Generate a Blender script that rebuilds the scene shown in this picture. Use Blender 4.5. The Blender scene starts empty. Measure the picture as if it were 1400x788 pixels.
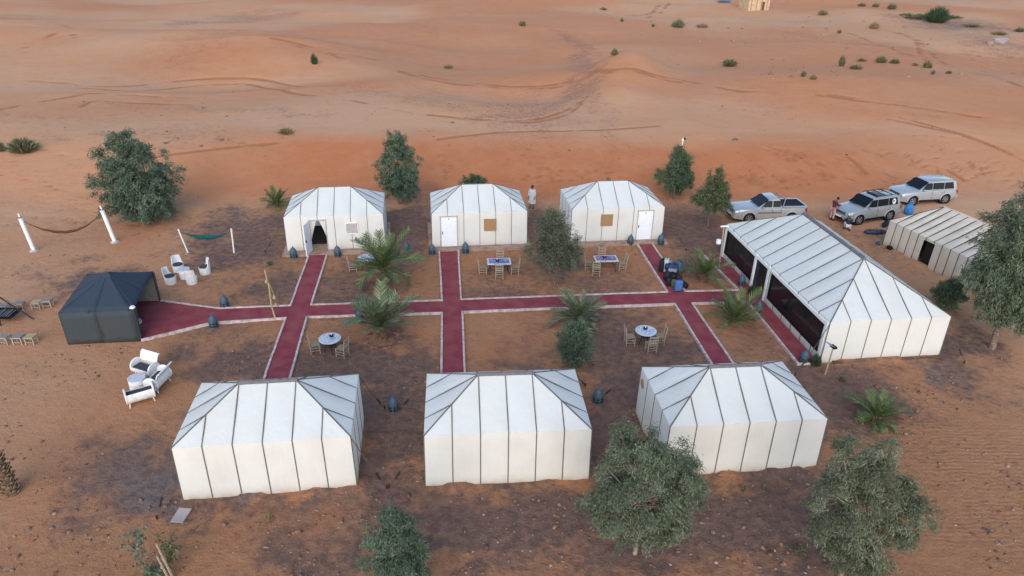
import bpy, bmesh, math, random
import numpy as np
from mathutils import Vector, Matrix, Euler
random.seed(7); RNG = np.random.default_rng(7)
PI = math.pi; R = math.radians
S = bpy.context.scene; C = S.collection

# ------------------------------------------------------------------ camera
CAMH, PITCH, ROLL, FPX = 18.0, R(27.304), R(1.0752), 947.63
cam = bpy.data.cameras.new('camera'); cam.sensor_width = 36; cam.lens = FPX / 1400 * 36
cam.clip_start = .5; cam.clip_end = 6000
co = bpy.data.objects.new('camera', cam); C.objects.link(co)
co.matrix_world = Matrix.Translation((0, 0, CAMH)) @ Matrix.Rotation(PI/2 - PITCH, 4, 'X') @ Matrix.Rotation(ROLL, 4, 'Z')
S.camera = co
# ------------------------------------------------------------------ sky, sun, exposure
SUN_EL, SUN_AZ = R(32), R(186)          # low behind the camera; azimuth clockwise from +y
w = bpy.data.worlds.new('World'); S.world = w; w.use_nodes = True
nt = w.node_tree; bg = nt.nodes['Background']
sk = nt.nodes.new('ShaderNodeTexSky'); sk.sky_type = 'NISHITA'; sk.sun_disc = False
sk.sun_elevation = SUN_EL; sk.sun_rotation = SUN_AZ; sk.air_density = 1.0; sk.dust_density = 1.0; sk.ozone_density = 1.0
nt.links.new(sk.outputs[0], bg.inputs[0]); bg.inputs[1].default_value = .15
sl = bpy.data.lights.new('sun', 'SUN'); sl.energy = .95; sl.angle = R(65); sl.color = (1, .93, .85)
so = bpy.data.objects.new('sun', sl); C.objects.link(so)
d = Vector((math.sin(SUN_AZ)*math.cos(SUN_EL), math.cos(SUN_AZ)*math.cos(SUN_EL), math.sin(SUN_EL)))
so.rotation_euler = d.to_track_quat('Z', 'Y').to_euler()
S.view_settings.view_transform = 'Standard'; S.view_settings.look = 'None'
S.view_settings.exposure = .88; S.view_settings.gamma = 1; S.view_settings.use_curve_mapping = False

# ------------------------------------------------------------------ materials
def mat(name, col, rough=.8, var=.12, scale=6., bump=0., bscale=40., metal=0., col2=None, spec=.3, alpha=1.):
    m = bpy.data.materials.new(name); m.use_nodes = True
    t = m.node_tree; b = t.nodes['Principled BSDF']; N = t.nodes.new; L = t.links.new
    b.inputs['Roughness'].default_value = rough; b.inputs['Metallic'].default_value = metal
    b.inputs['Specular IOR Level'].default_value = spec
    tc = N('ShaderNodeTexCoord')
    n = N('ShaderNodeTexNoise'); n.inputs['Scale'].default_value = scale; n.inputs['Detail'].default_value = 5
    L(tc.outputs['Object'], n.inputs['Vector'])
    mx = N('ShaderNodeMix'); mx.data_type = 'RGBA'
    c2 = col2 or tuple(max(0, c*(1-2*var)) for c in col)
    c1 = col if col2 else tuple(min(1, c*(1+var*.5)) for c in col)
    mx.inputs['A'].default_value = (*c1, 1); mx.inputs['B'].default_value = (*c2, 1)
    r = N('ShaderNodeMapRange'); r.inputs[1].default_value = .35; r.inputs[2].default_value = .7
    L(n.outputs['Fac'], r.inputs[0]); L(r.outputs[0], mx.inputs['Factor'])
    L(mx.outputs['Result'], b.inputs['Base Color'])
    if bump:
        n2 = N('ShaderNodeTexNoise'); n2.inputs['Scale'].default_value = bscale; n2.inputs['Detail'].default_value = 4
        L(tc.outputs['Object'], n2.inputs['Vector'])
        bp = N('ShaderNodeBump'); bp.inputs['Strength'].default_value = bump; bp.inputs['Distance'].default_value = .02
        L(n2.outputs['Fac'], bp.inputs['Height']); L(bp.outputs[0], b.inputs['Normal'])
    return m

def leafmat(name, c1, c2, c3, rough=.6):
    m = bpy.data.materials.new(name); m.use_nodes = True
    t = m.node_tree; b = t.nodes['Principled BSDF']; N = t.nodes.new; L = t.links.new
    g = N('ShaderNodeNewGeometry'); cr = N('ShaderNodeValToRGB')
    e = cr.color_ramp.elements
    e[0].position = 0; e[0].color = (*c1, 1); e[1].position = 1; e[1].color = (*c3, 1)
    x = e.new(.55); x.color = (*c2, 1)
    L(g.outputs['Random Per Island'], cr.inputs[0]); L(cr.outputs[0], b.inputs['Base Color'])
    b.inputs['Roughness'].default_value = rough; b.inputs['Specular IOR Level'].default_value = .25
    return m

def canvasmat(name, col, dirty=.0, dcol=(.42, .27, .17), thin=0.):
    """tent cloth: faint weave, folds, and sand splashed up from the ground"""
    m = bpy.data.materials.new(name); m.use_nodes = True
    t = m.node_tree; b = t.nodes['Principled BSDF']; N = t.nodes.new; L = t.links.new
    tc = N('ShaderNodeTexCoord'); b.inputs['Roughness'].default_value = .75; b.inputs['Specular IOR Level'].default_value = .2
    def noise(sc, det=4, vec=None):
        n = N('ShaderNodeTexNoise'); n.inputs['Scale'].default_value = sc; n.inputs['Detail'].default_value = det
        L(vec or tc.outputs['Object'], n.inputs['Vector']); return n.outputs['Fac']
    sx = N('ShaderNodeSeparateXYZ'); L(tc.outputs['Object'], sx.inputs[0])
    mr = N('ShaderNodeMapRange'); mr.inputs[1].default_value = .55; mr.inputs[2].default_value = 0; L(sx.outputs['Z'], mr.inputs[0])
    pw = N('ShaderNodeMath'); pw.operation = 'POWER'; pw.inputs[1].default_value = 2.2; L(mr.outputs[0], pw.inputs[0])
    ml = N('ShaderNodeMath'); ml.operation = 'MULTIPLY'; L(pw.outputs[0], ml.inputs[0]); L(noise(2.5, 6), ml.inputs[1])
    r2 = N('ShaderNodeMapRange'); r2.inputs[1].default_value = .45; r2.inputs[2].default_value = .8; r2.inputs[4].default_value = .10 + dirty; L(noise(.9, 7), r2.inputs[0])
    ad = N('ShaderNodeMath'); ad.operation = 'ADD'; ad.use_clamp = True; L(ml.outputs[0], ad.inputs[0]); L(r2.outputs[0], ad.inputs[1])
    mx = N('ShaderNodeMix'); mx.data_type = 'RGBA'; mx.inputs['A'].default_value = (*col, 1); mx.inputs['B'].default_value = (*dcol, 1)
    L(ad.outputs[0], mx.inputs['Factor']); L(mx.outputs['Result'], b.inputs['Base Color'])
    bp = N('ShaderNodeBump'); bp.inputs['Strength'].default_value = .42; bp.inputs['Distance'].default_value = .05
    mp = N('ShaderNodeMapping'); mp.inputs['Scale'].default_value = (3.2, 3.2, .5); L(tc.outputs['Object'], mp.inputs[0])
    h1 = N('ShaderNodeMath'); h1.operation = 'MULTIPLY_ADD'; h1.inputs[1].default_value = .35; L(noise(5, 4), h1.inputs[0]); L(noise(1.6, 3, mp.outputs[0]), h1.inputs[2])
    L(h1.outputs[0], bp.inputs['Height']); L(bp.outputs[0], b.inputs['Normal'])
    if thin:
        tr = N('ShaderNodeBsdfTranslucent'); L(mx.outputs['Result'], tr.inputs[0]); ms = N('ShaderNodeMixShader'); ms.inputs[0].default_value = thin
        L(b.outputs[0], ms.inputs[1]); L(tr.outputs[0], ms.inputs[2]); L(ms.outputs[0], t.nodes['Material Output'].inputs[0])
    return m

M = dict(
    canvas=canvasmat('white canvas', (.86, .845, .785), .05, thin=.30), roof=canvasmat('white roof sheet', (.685, .70, .67), .02, thin=.18),
    oldcanvas=canvasmat('old cream canvas', (.68, .59, .47), .28), seam=mat('grey seam webbing', (.13, .12, .115), .8),
    seamthin=mat('light grey seam', (.34, .34, .34), .8), oldseam=mat('black seam', (.05, .045, .04), .8),
    ridge=mat('ridge webbing', (.15, .145, .15), .8), white=mat('white paint', (.80, .79, .76), .5, .05),
    door=mat('white door leaf', (.76, .79, .82), .4, .03), frame=mat('grey door frame', (.42, .42, .42), .6),
    lattice=mat('tan lattice', (.40, .24, .13), .8, .25, 30), glass=mat('dark window film', (.012, .012, .014), .12, .1, spec=.5),
    dark=mat('painted interior shade', (.02, .018, .016), .9), red=None, kerb=mat('painted kerb', (.56, .47, .44), .85, .22, 5, .4, 60),
    slab=mat('dusty concrete', (.34, .235, .18), .9, .2, 3, .5, 25),
    blackwool=canvasmat('dark woven wool', (.045, .055, .062), .05, (.10, .09, .075)), blackroof=canvasmat('dark wool roof', (.030, .045, .066), .02, (.06, .065, .07)),
    lining=mat('beige lining', (.38, .33, .25), .9), wood=mat('pale wood', (.37, .30, .235), .7, .2, 20),
    darkwood=mat('brown wood', (.13, .07, .04), .7, .2, 20), bark=mat('grey bark', (.23, .17, .13), .9, .35, 14, .8, 30),
    palebark=mat('pale bark', (.30, .23, .18), .9, .3, 12, .6, 30), palmbark=mat('palm bark', (.19, .12, .07), .95, .35, 16, .9, 30),
    cutpalm=mat('cut palm bark', (.36, .26, .17), .95, .5, 16, .9, 30),
    lantern=mat('blue grey lantern metal', (.085, .135, .18), .55, .3, 25, .4, 60, .2), lanterndark=mat('lantern slots', (.02, .025, .03), .8),
    iron=mat('black iron', (.02, .02, .02), .6), rope=mat('rope', (.10, .07, .05), .9), cushion=mat('dark grey cushion', (.045, .05, .062), .9, .15, 15, .3, 60),
    furn=mat('white painted barrel', (.76, .76, .74), .5, .1, 6), mosaicb=None, mosaicw=None, mosaicp=None,
    silver=mat('silver paint', (.50, .52, .53), .28, .03, metal=.35, spec=.5), pearl=mat('white silver paint', (.43, .46, .48), .25, .03, metal=.35, spec=.5),
    greysilver=mat('grey silver paint', (.40, .43, .43), .28, .04, metal=.4, spec=.5), beigepaint=mat('beige lower paint', (.42, .39, .33), .35, .05, metal=.2, spec=.5),
    autoglass=mat('car glass', (.008, .011, .018), .10, .1, spec=.22), tyre=mat('tyre', (.018, .017, .016), .85), rim=mat('alloy rim', (.36, .36, .36), .4, metal=.6),
    black=mat('black plastic', (.012, .012, .013), .7, spec=.12), lamp=mat('headlamp', (.62, .64, .66), .15, spec=.6), redlamp=mat('tail lamp', (.25, .02, .02), .25),
    skin=mat('skin', (.20, .11, .07), .6), hair=mat('dark hair', (.012, .010, .009), .8), robe=mat('white robe', (.50, .51, .51), .85, .1, 8),
    maroon=mat('maroon cloth', (.13, .022, .04), .85), pink=mat('pink cloth', (.52, .32, .33), .85), navy=mat('navy cloth', (.018, .028, .055), .85, .3, 10),
    palepink=mat('pale trousers', (.62, .52, .53), .85), blue=mat('bright blue cloth', (.05, .23, .55), .7, .2, 8), denim=mat('denim blue', (.055, .075, .13), .85, .3, 8),
    hamgreen=mat('green hammock cloth', (.012, .10, .095), .9), hambrown=mat('brown hammock cloth', (.13, .06, .03), .9),
    stone=mat('stone', (.34, .24, .19), .95, .3, 9, .6, 25), pebble=mat('pebbles', (.30, .20, .16), .95, .4, 3), paleslab=mat('pale slab', (.42, .40, .41), .9, .15, 5),
    straw=mat('dry straw', (.42, .32, .17), .9), hut=mat('beige mud wall', (.55, .40, .25), .9, .15, 2), panel=mat('blue panel', (.10, .16, .30), .3),
    far=mat('pale dust patch', (.42, .36, .34), .95, .2, .3))
M['luggage_grey'] = mat('grey luggage', (.22, .25, .27), .6); M['luggage_white'] = mat('pale luggage', (.55, .57, .58), .5)
M['luggage_teal'] = mat('teal grey luggage', (.07, .13, .17), .6); M['luggage_blue'] = mat('blue luggage', (.07, .17, .40), .55); M['luggage_black'] = mat('black luggage', (.014, .014, .018), .7)
M['luggage_navy'] = mat('navy luggage', (.02, .04, .13), .6); M['luggage_olive'] = mat('olive bag', (.10, .10, .035), .8)
M['seat'] = mat('rush seat', (.30, .23, .16), .9, .25, 30)
M['clod'] = mat('earth clods', (.26, .135, .085), .95, .35, 4)
M['leaf_blue'] = leafmat('grey green leaves', (.05, .078, .052), (.088, .130, .084), (.17, .21, .145))
M['leaf_grey'] = leafmat('olive grey leaves', (.065, .085, .048), (.105, .138, .085), (.205, .23, .155))
M['leaf_dull'] = leafmat('dull leaves', (.045, .055, .035), (.09, .105, .068), (.17, .175, .12))
M['leaf_green'] = leafmat('green leaves', (.035, .062, .036), (.075, .115, .062), (.15, .19, .10))
M['leaf_warm'] = leafmat('mixed leaves', (.05, .07, .035), (.085, .115, .05), (.19, .17, .10))
M['leaf_warm2'] = leafmat('grey olive leaves', (.075, .088, .048), (.114, .138, .083), (.22, .235, .155))
M['frond'] = leafmat('palm leaflets', (.035, .058, .022), (.075, .112, .038), (.19, .21, .085))
M['frond_grey'] = leafmat('greyish palm leaflets', (.045, .068, .034), (.10, .132, .068), (.23, .25, .14))
M['tuft'] = leafmat('desert tuft', (.075, .085, .04), (.15, .16, .085), (.28, .26, .16))
M['drytuft'] = leafmat('dry tuft', (.16, .12, .06), (.26, .20, .10), (.36, .29, .17))

def mosaic(name, c1, c2, sc):
    m = mat(name, c1, .35, .1); t = m.node_tree; b = t.nodes['Principled BSDF']
    tc = t.nodes.new('ShaderNodeTexCoord'); v = t.nodes.new('ShaderNodeTexVoronoi'); v.inputs['Scale'].default_value = sc
    cr = t.nodes.new('ShaderNodeValToRGB'); cr.color_ramp.interpolation = 'CONSTANT'
    cr.color_ramp.elements[0].color = (*c1, 1); cr.color_ramp.elements[1].color = (*c2, 1); cr.color_ramp.elements[1].position = .62
    s = t.nodes.new('ShaderNodeSeparateXYZ'); t.links.new(tc.outputs['Object'], v.inputs['Vector']); t.links.new(v.outputs['Color'], s.inputs[0])
    t.links.new(s.outputs[0], cr.inputs[0]); t.links.new(cr.outputs[0], b.inputs['Base Color']); return m
M['mosaicb'] = mosaic('blue mosaic', (.035, .055, .21), (.30, .36, .55), 22); M['mosaicp'] = mosaic('violet mosaic', (.075, .045, .13), (.33, .28, .40), 22)
M['mosaicw'] = mosaic('white mosaic', (.52, .56, .62), (.30, .36, .46), 16)

# ------------------------------------------------------------------ noise (numpy)
def hash2(ix, iy, seed):
    h = (ix.astype(np.int64)*374761393 + iy.astype(np.int64)*668265263 + seed*982451653) & 0xffffffff
    h = ((h ^ (h >> 13))*1274126177) & 0xffffffff
    return ((h ^ (h >> 16)) & 0xffff)/65535.
def vnoise(x, y, seed=0):
    ix = np.floor(x); iy = np.floor(y); fx = x-ix; fy = y-iy
    fx = fx*fx*fx*(fx*(fx*6-15)+10); fy = fy*fy*fy*(fy*(fy*6-15)+10)
    a = hash2(ix, iy, seed); b = hash2(ix+1, iy, seed); c = hash2(ix, iy+1, seed); e = hash2(ix+1, iy+1, seed)
    return (a*(1-fx)+b*fx)*(1-fy)+(c*(1-fx)+e*fx)*fy
def fbm(x, y, seed=0, oc=4):
    s = 0; a = .5
    for i in range(oc): s = s+a*vnoise(x*2**i+17.3*i, y*2**i-9.1*i, seed+i); a *= .5
    return s/(1-.5**oc)
def sstep(e0, e1, v):
    t = np.clip((v-e0)/(e1-e0), 0, 1); return t*t*(3-2*t)
def gauss(x, y, cx, cy, rx, ry, ang=0):
    c, s = math.cos(ang), math.sin(ang); dx = x-cx; dy = y-cy
    return np.exp(-(((dx*c+dy*s)/rx)**2+((-dx*s+dy*c)/ry)**2))

# ------------------------------------------------------------------ terrain height
TENTS = [(-8.71, 20.50, 7.6, 2.98, 1.93), (-.19, 21.27, 5.06, 2.98, 1.93), (8.52, 22.09, 6.17, 2.98, 1.93), (16.94, 34.17, -82.72, 6.05, 3.03), (28.22, 39.21, -72.9, 3.9, 2.8)]   # sand heaped against the cloth
def terrain(x, y):
    x = np.asarray(x, float); y = np.asarray(y, float)
    y0 = 49.6+1.6*sstep(8, 22, x)+2.2*sstep(22, 34, x)-3.*sstep(-15, -32, x)+1.6*(vnoise(x*.07, x*0+3, 5)-.5)
    camp = sstep(y0, y0+1.5, y)
    amp = 2.05-.5*sstep(20, 50, x)-.4*sstep(-20, -45, x)
    z = amp*sstep(y0-1.5, y0+11, y)
    far = sstep(60, 85, y)
    z = z+far*(fbm(x*.022, y*.026, 11, 2)-.5)*5.6+sstep(56, 66, y)*(1-2*np.abs(fbm(x*.03+3, y*.045, 13, 2)-.5)-.75)*1.1
    z = z+sstep(110, 220, y)*(fbm(x*.012, y*.012, 21, 3)-.45)*5
    # hollow with a crescent lip in the middle distance
    z = z-2.2*gauss(x, y, 1, 80, 11, 7)+2.5*gauss(x, y, 13.5, 88, 4, 14, -.25)*sstep(60, 72, y)
    # crest at the left and its sheltered back
    cy = 112+.18*(x+60)+6*np.sin(x*.05)
    t = y-cy
    ridge = np.where(t < 0, np.exp(-(t/20)**2), np.exp(-(t/5.5)**2))*2.6*sstep(-12, -40, x)
    z = z+ridge
    z = z+.10*(fbm(x*.35, y*.35, 31, 3)-.5)*camp
    z = z+.07*(fbm(x*.5, y*.5, 41, 3)-.5)*(1-camp)-.02
    # loose banks and mounds
    z = z+.35*gauss(x, y, -25, 46.5, 3.0, 1.6)+.18*gauss(x, y, -8.5, 48.8, 2.2, 1.0)+.2*gauss(x, y, 12.5, 50.8, 2.2, 1.0)
    z = z+.25*gauss(x, y, 24, 19, 5, 3)*fbm(x*.6, y*.6, 51, 3)
    for (tx, ty, ta, hw_, hd_) in TENTS:
        c, s_ = math.cos(R(ta)), math.sin(R(ta)); lx = np.abs((x-tx)*c+(y-ty)*s_)-hw_; l0 = -(x-tx)*s_+(y-ty)*c; ly = np.abs(l0)-hd_
        dd = np.maximum(lx, ly); z = z+.16*np.exp(-((dd-.05)/.28)**2)*sstep(.42, .7, fbm(x*1.1, y*1.1, 61, 3))*(1 if hw_ < 6 else sstep(-hd_+.3, -hd_+1, l0))
    rise = sstep(250, 900, y)*6
    return z+rise
def H(x, y): return float(terrain(x, y))
CP, SP, CR, SR = math.cos(PITCH), math.sin(PITCH), math.cos(ROLL), math.sin(ROLL)
def at(px, py, z=None):
    """the point of the ground (or of the level z) that the photograph shows at a pixel"""
    X, Y = px-700, py-394; X, Y = X*CR+Y*SR, -X*SR+Y*CR
    dx, dy, dz = X, FPX*CP-Y*SP, -FPX*SP-Y*CP
    if z is not None:
        t = (z-CAMH)/dz; return Vector((dx*t, dy*t, z))
    dz = min(dz, -1.); t = -10/dz
    ts = np.linspace(8/dy, min(700/dy, -26/dz), 3000)
    g = CAMH+dz*ts-terrain(dx*ts, dy*ts); k = int(np.argmax(g < 0))
    if k == 0: k = len(ts)-1
    a = g[k-1]/(g[k-1]-g[k]); t = ts[k-1]+a*(ts[k]-ts[k-1])
    return Vector((dx*t, dy*t, float(terrain(dx*t, dy*t))))

# ------------------------------------------------------------------ object helpers
def tag(o, label=None, cat=None, group=None, kind=None):
    if label: o['label'] = label
    if cat: o['category'] = cat
    if group: o['group'] = group
    if kind: o['kind'] = kind
    return o
def thing(name, label, cat, loc=(0, 0, 0), rz=0, group=None):
    o = bpy.data.objects.new(name, None); C.objects.link(o); o.empty_display_size = .3
    o.location = loc; o.rotation_euler = (0, 0, rz); return tag(o, label, cat, group)
def link(name, me, parent=None, loc=None, rot=None):
    o = bpy.data.objects.new(name, me); C.objects.link(o)
    if parent: o.parent = parent
    if loc is not None: o.location = loc
    if rot is not None: o.rotation_euler = rot
    return o
def copy_tree(o, parent=None, keep=None):
    c = o.copy(); C.objects.link(c); c.parent = parent
    for ch in list(o.children): copy_tree(ch, c)
    return c
class MB:
    def __init__(s): s.v = []; s.f = []
    def add(s, vs, fs):
        k = len(s.v); s.v += [tuple(p) for p in vs]; s.f += [tuple(i+k for i in f) for f in fs]; return s
    def box(s, c, d, rz=0, rot=None, taper=1.):
        x, y, z = (q/2 for q in d); vs = []
        m = rot if rot is not None else Matrix.Rotation(rz, 3, 'Z')
        for sz in (-1, 1):
            k = taper if sz > 0 else 1
            for sx, sy in ((-1, -1), (1, -1), (1, 1), (-1, 1)): vs.append(m @ Vector((sx*x*k, sy*y*k, sz*z))+Vector(c))
        return s.add(vs, [(3, 2, 1, 0), (4, 5, 6, 7), (0, 1, 5, 4), (1, 2, 6, 5), (2, 3, 7, 6), (3, 0, 4, 7)])
    def tube(s, pts, r, n=6, cap=True):
        pts = [Vector(p) for p in pts]; rs = r if isinstance(r, (list, tuple)) else [r]*len(pts); vs = []
        for i, p in enumerate(pts):
            t = (pts[min(i+1, len(pts)-1)]-pts[max(i-1, 0)]).normalized()
            a = t.cross(Vector((0, 0, 1)) if abs(t.z) < .95 else Vector((1, 0, 0))).normalized(); b = t.cross(a)
            for k in range(n): q = 2*PI*k/n; vs.append(p+(a*math.cos(q)+b*math.sin(q))*rs[i])
        fs = [(i*n+k, i*n+(k+1) % n, (i+1)*n+(k+1) % n, (i+1)*n+k) for i in range(len(pts)-1) for k in range(n)]
        if cap: fs += [tuple(range(n))[::-1], tuple(range((len(pts)-1)*n, len(pts)*n))]
        return s.add(vs, fs)
    def lathe(s, prof, n=12, c=(0, 0, 0), m=None):
        vs = []; m = m or Matrix.Identity(3)
        for r, z in prof:
            for k in range(n): q = 2*PI*k/n; vs.append(m @ Vector((r*math.cos(q), r*math.sin(q), z))+Vector(c))
        fs = [(i*n+k, i*n+(k+1) % n, (i+1)*n+(k+1) % n, (i+1)*n+k) for i in range(len(prof)-1) for k in range(n)]
        fs += [tuple(range(n))[::-1], tuple(range((len(prof)-1)*n, len(prof)*n))]
        return s.add(vs, fs)
    def loft(s, loops, closed=True, caps=True):
        n = len(loops[0]); vs = [p for l in loops for p in l]
        fs = [(i*n+k, i*n+(k+1) % n, (i+1)*n+(k+1) % n, (i+1)*n+k) for i in range(len(loops)-1) for k in range(n if closed else n-1)]
        if caps: fs += [tuple(range(n))[::-1], tuple(range((len(loops)-1)*n, len(loops)*n))]
        return s.add(vs, fs)
    def slab(s, poly, z0, z1):
        n = len(poly); vs = [(x, y, z0) for x, y in poly]+[(x, y, z1) for x, y in poly]
        return s.add(vs, [tuple(range(n))[::-1], tuple(range(n, 2*n))]+[(i, (i+1) % n, n+(i+1) % n, n+i) for i in range(n)])
    def sheet(s, quad, th, nrm):
        """a thin closed slab over a polygon, th along nrm"""
        n = len(quad); nv = Vector(nrm)*th; vs = [Vector(q) for q in quad]; vs += [q+nv for q in vs]
        return s.add(vs, [tuple(range(n))[::-1], tuple(range(n, 2*n))]+[(i, (i+1) % n, n+(i+1) % n, n+i) for i in range(n)])
    def mesh(s, name, m, smooth=None):
        me = bpy.data.meshes.new(name); me.from_pydata([tuple(p) for p in s.v], [], s.f)
        ms = m if isinstance(m, (list, tuple)) else [m]
        for q in ms: me.materials.append(q)
        bm = bmesh.new(); bm.from_mesh(me); bmesh.ops.recalc_face_normals(bm, faces=bm.faces); bm.to_mesh(me); bm.free()
        if smooth:
            me.polygons.foreach_set('use_smooth', [True]*len(me.polygons)); me.set_sharp_from_angle(angle=R(smooth))
        me.update(); return me
    def build(s, name, m, parent=None, smooth=None, loc=None, rot=None): return link(name, s.mesh(name, m, smooth), parent, loc, rot)
def npmesh(name, V, F, m):
    """quads from numpy arrays"""
    me = bpy.data.meshes.new(name); me.vertices.add(len(V)); me.vertices.foreach_set('co', np.ascontiguousarray(V, np.float32).ravel())
    n = F.shape[1]; me.loops.add(F.size); me.loops.foreach_set('vertex_index', np.ascontiguousarray(F, np.int32).ravel())
    me.polygons.add(len(F)); me.polygons.foreach_set('loop_start', np.arange(0, F.size, n, dtype=np.int32))
    me.polygons.foreach_set('loop_total', np.full(len(F), n, np.int32)); me.update(calc_edges=True)
    if m: me.materials.append(m)
    return me

# ------------------------------------------------------------------ the ground
def axis(pts):
    out = []
    for (a, b, st0, st1) in pts:
        v = a
        while v < b-1e-6: out.append(v); f = (v-a)/(b-a); v += st0+(st1-st0)*f
    out.append(pts[-1][1]); return np.array(out)
gx = axis([(-900, -140, 60, 10), (-140, -48, 3, .5), (-48, -30, .5, .2), (-30, 34, .2, .2), (34, 60, .2, .5), (60, 160, .5, 4), (160, 1000, 10, 60)])
gy = axis([(-60, 9, 8, .8), (9, 52, .17, .17), (52, 70, .17, .25), (70, 130, .25, .6), (130, 260, .6, 4), (260, 2200, 10, 120)])
GX, GY = np.meshgrid(gx, gy); GZ = terrain(GX, GY)
def blob(px, py, rx, ry):
    p = at(px, py); q = at(px+rx, py); v = at(px, max(py-ry, 1)) if py-ry > 0 else p+Vector((0, 5, 0))
    return (p.x, p.y, max(abs(q.x-p.x), .3), max(abs(v.y-p.y), .3))
wx = GX+1.6*(fbm(GX*.5, GY*.5, 61, 4)-.5)*3; wy = GY+1.6*(fbm(GX*.5, GY*.5, 71, 4)-.5)*3
def mask(lst):
    o = np.zeros_like(GX)
    for a in lst:
        cx, cy, rx, ry = blob(*a[:4]); o = np.maximum(o, a[4]*gauss(wx, wy, cx, cy, rx, ry))
    return o
soil = mask([(540, 600, 60, 110, .95), (690, 705, 190, 55, .85), (620, 745, 110, 50, .6), (850, 560, 60, 90, .9), (1010, 710, 150, 50, .85), (1140, 540, 110, 50, .8), (1080, 680, 90, 60, .7),
    (330, 490, 80, 30, .8), (540, 490, 90, 30, .75), (450, 500, 90, 30, .85), (830, 440, 90, 30, .6), (880, 480, 120, 40, .75), (720, 500, 60, 20, .6), (340, 330, 90, 45, .7),
    (560, 310, 45, 60, .8), (745, 320, 40, 60, .7), (940, 320, 70, 50, .7), (320, 305, 90, 22, .6), (110, 385, 80, 30, .55), (200, 650, 110, 60, .9), (430, 740, 130, 50, .7), (1290, 480, 70, 45, .7),
    (480, 395, 70, 40, .6), (690, 395, 80, 30, .5), (830, 390, 70, 40, .5), (960, 360, 50, 40, .55), (1040, 470, 50, 50, .5), (380, 395, 50, 30, .7), (1330, 470, 40, 40, .5), (380, 700, 120, 30, .6), (1120, 760, 70, 60, .7), (900, 760, 150, 60, .7), (560, 780, 200, 40, .7), (300, 440, 60, 30, .35), (1180, 330, 60, 30, .35), (280, 380, 100, 50, .3)])
soil = np.clip(1.45*np.maximum(soil, mask([(300, 715, 90, 18, .55), (460, 770, 120, 30, .6), (690, 760, 120, 40, .7), (980, 770, 90, 30, .6), (1060, 600, 60, 40, .5), (1010, 420, 30, 20, .4), (720, 455, 60, 20, .35), (240, 760, 60, 30, .35), (1200, 470, 80, 30, .5)])), 0, 1)
grey = mask([(215, 655, 75, 50, .95), (255, 690, 55, 20, .8), (1275, 505, 50, 16, .7), (100, 385, 45, 14, .6), (520, 600, 25, 40, .4), (330, 690, 60, 14, .6), (560, 330, 30, 50, .4), (330, 300, 60, 10, .4), (1310, 35, 90, 12, .7), (1370, 60, 60, 14, .5)])
orange = mask([(415, 722, 90, 16, 1.), (330, 742, 70, 14, .8), (900, 690, 30, 20, .4), (690, 780, 50, 14, .5), (610, 600, 14, 50, .5), (150, 430, 50, 20, .4), (250, 470, 60, 25, .4), (690, 470, 70, 45, .8), (590, 455, 35, 22, .8), (400, 725, 70, 22, .9), (330, 760, 60, 25, .7), (1020, 450, 50, 45, .7), (180, 320, 60, 20, .6), (450, 375, 40, 20, .4), (850, 385, 60, 20, .5), (640, 330, 80, 12, .3), (1345, 700, 60, 70, .25), (150, 590, 140, 90, .5), (60, 700, 120, 90, .6), (50, 440, 90, 60, .35), (1330, 620, 80, 80, .3), (40, 330, 90, 40, .3), (930, 285, 40, 20, .5)])
y0 = 49.6+1.6*sstep(8, 22, GX)+2.2*sstep(22, 34, GX)-3.*sstep(-15, -32, GX)
band = sstep(-3.5, 1.5, GY-y0)*(1-sstep(6, 13, GY-y0+4*(fbm(GX*.08, GY*.2, 81, 3)-.5)))*(.35+.65*sstep(-34, -14, GX))*(1-.55*sstep(24, 42, GX))
orange = np.maximum(orange, band); orange = np.maximum(orange, .6*sstep(.42, .70, fbm(GX*.022, GY*.035, 91, 3))*sstep(60, 70, GY))
orange = np.maximum(orange, mask([(290, 75, 130, 25, .7), (640, 60, 150, 30, .4), (60, 55, 60, 10, .5), (330, 95, 160, 12, .5), (1000, 160, 200, 20, .25)]))
dgrav = mask([(340, 25, 60, 8, .9), (1010, 440, 5, 3, .2), (370, 15, 60, 6, .6), (90, 165, 160, 14, .35), (250, 180, 110, 14, .35), (720, 150, 70, 18, .7), (800, 110, 22, 30, .7), (570, 130, 140, 16, .35), (820, 70, 30, 10, .5), (300, 45, 60, 5, .4), (1250, 70, 70, 10, .4), (1050, 150, 120, 10, .3), (1270, 155, 30, 6, .5), (1090, 30, 50, 8, .4), (600, 40, 60, 12, .3)])
def line_mask(pl, wd, st):
    P2 = [at(*p) for p in pl]; o = np.full(GX.shape, 1e9)
    for a, b in zip(P2[:-1], P2[1:]):
        dx, dy = b.x-a.x, b.y-a.y; u = np.clip(((wx-a.x)*dx+(wy-a.y)*dy)/(dx*dx+dy*dy+1e-9), 0, 1); o = np.minimum(o, np.hypot(wx-a.x-u*dx, wy-a.y-u*dy))
    return st*np.exp(-(o/wd)**2)
for pl, wd, st in (([(772, 48), (800, 68), (806, 92), (790, 122), (762, 148), (715, 162), (650, 160)], 1.7, .95), ([(470, 118), (560, 134), (640, 150)], 2.2, .5), ([(150, 140), (300, 150), (440, 158)], 1.5, .45), ([(840, 75), (800, 68), (760, 40)], 1.6, .5), ([(60, 188), (200, 180), (330, 196)], 1.2, .5),
                    ([(1180, 60), (1240, 75), (1300, 90)], 2., .5), ([(1220, 22), (1300, 30), (1390, 42)], 3.5, .8), ([(1060, 40), (1100, 50), (1180, 52)], 2., .45), ([(240, 33), (330, 30), (400, 18)], 3.5, .8), ([(0, 25), (120, 30)], 4, .5)):
    dgrav = np.maximum(dgrav, line_mask(pl, wd, st))
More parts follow.
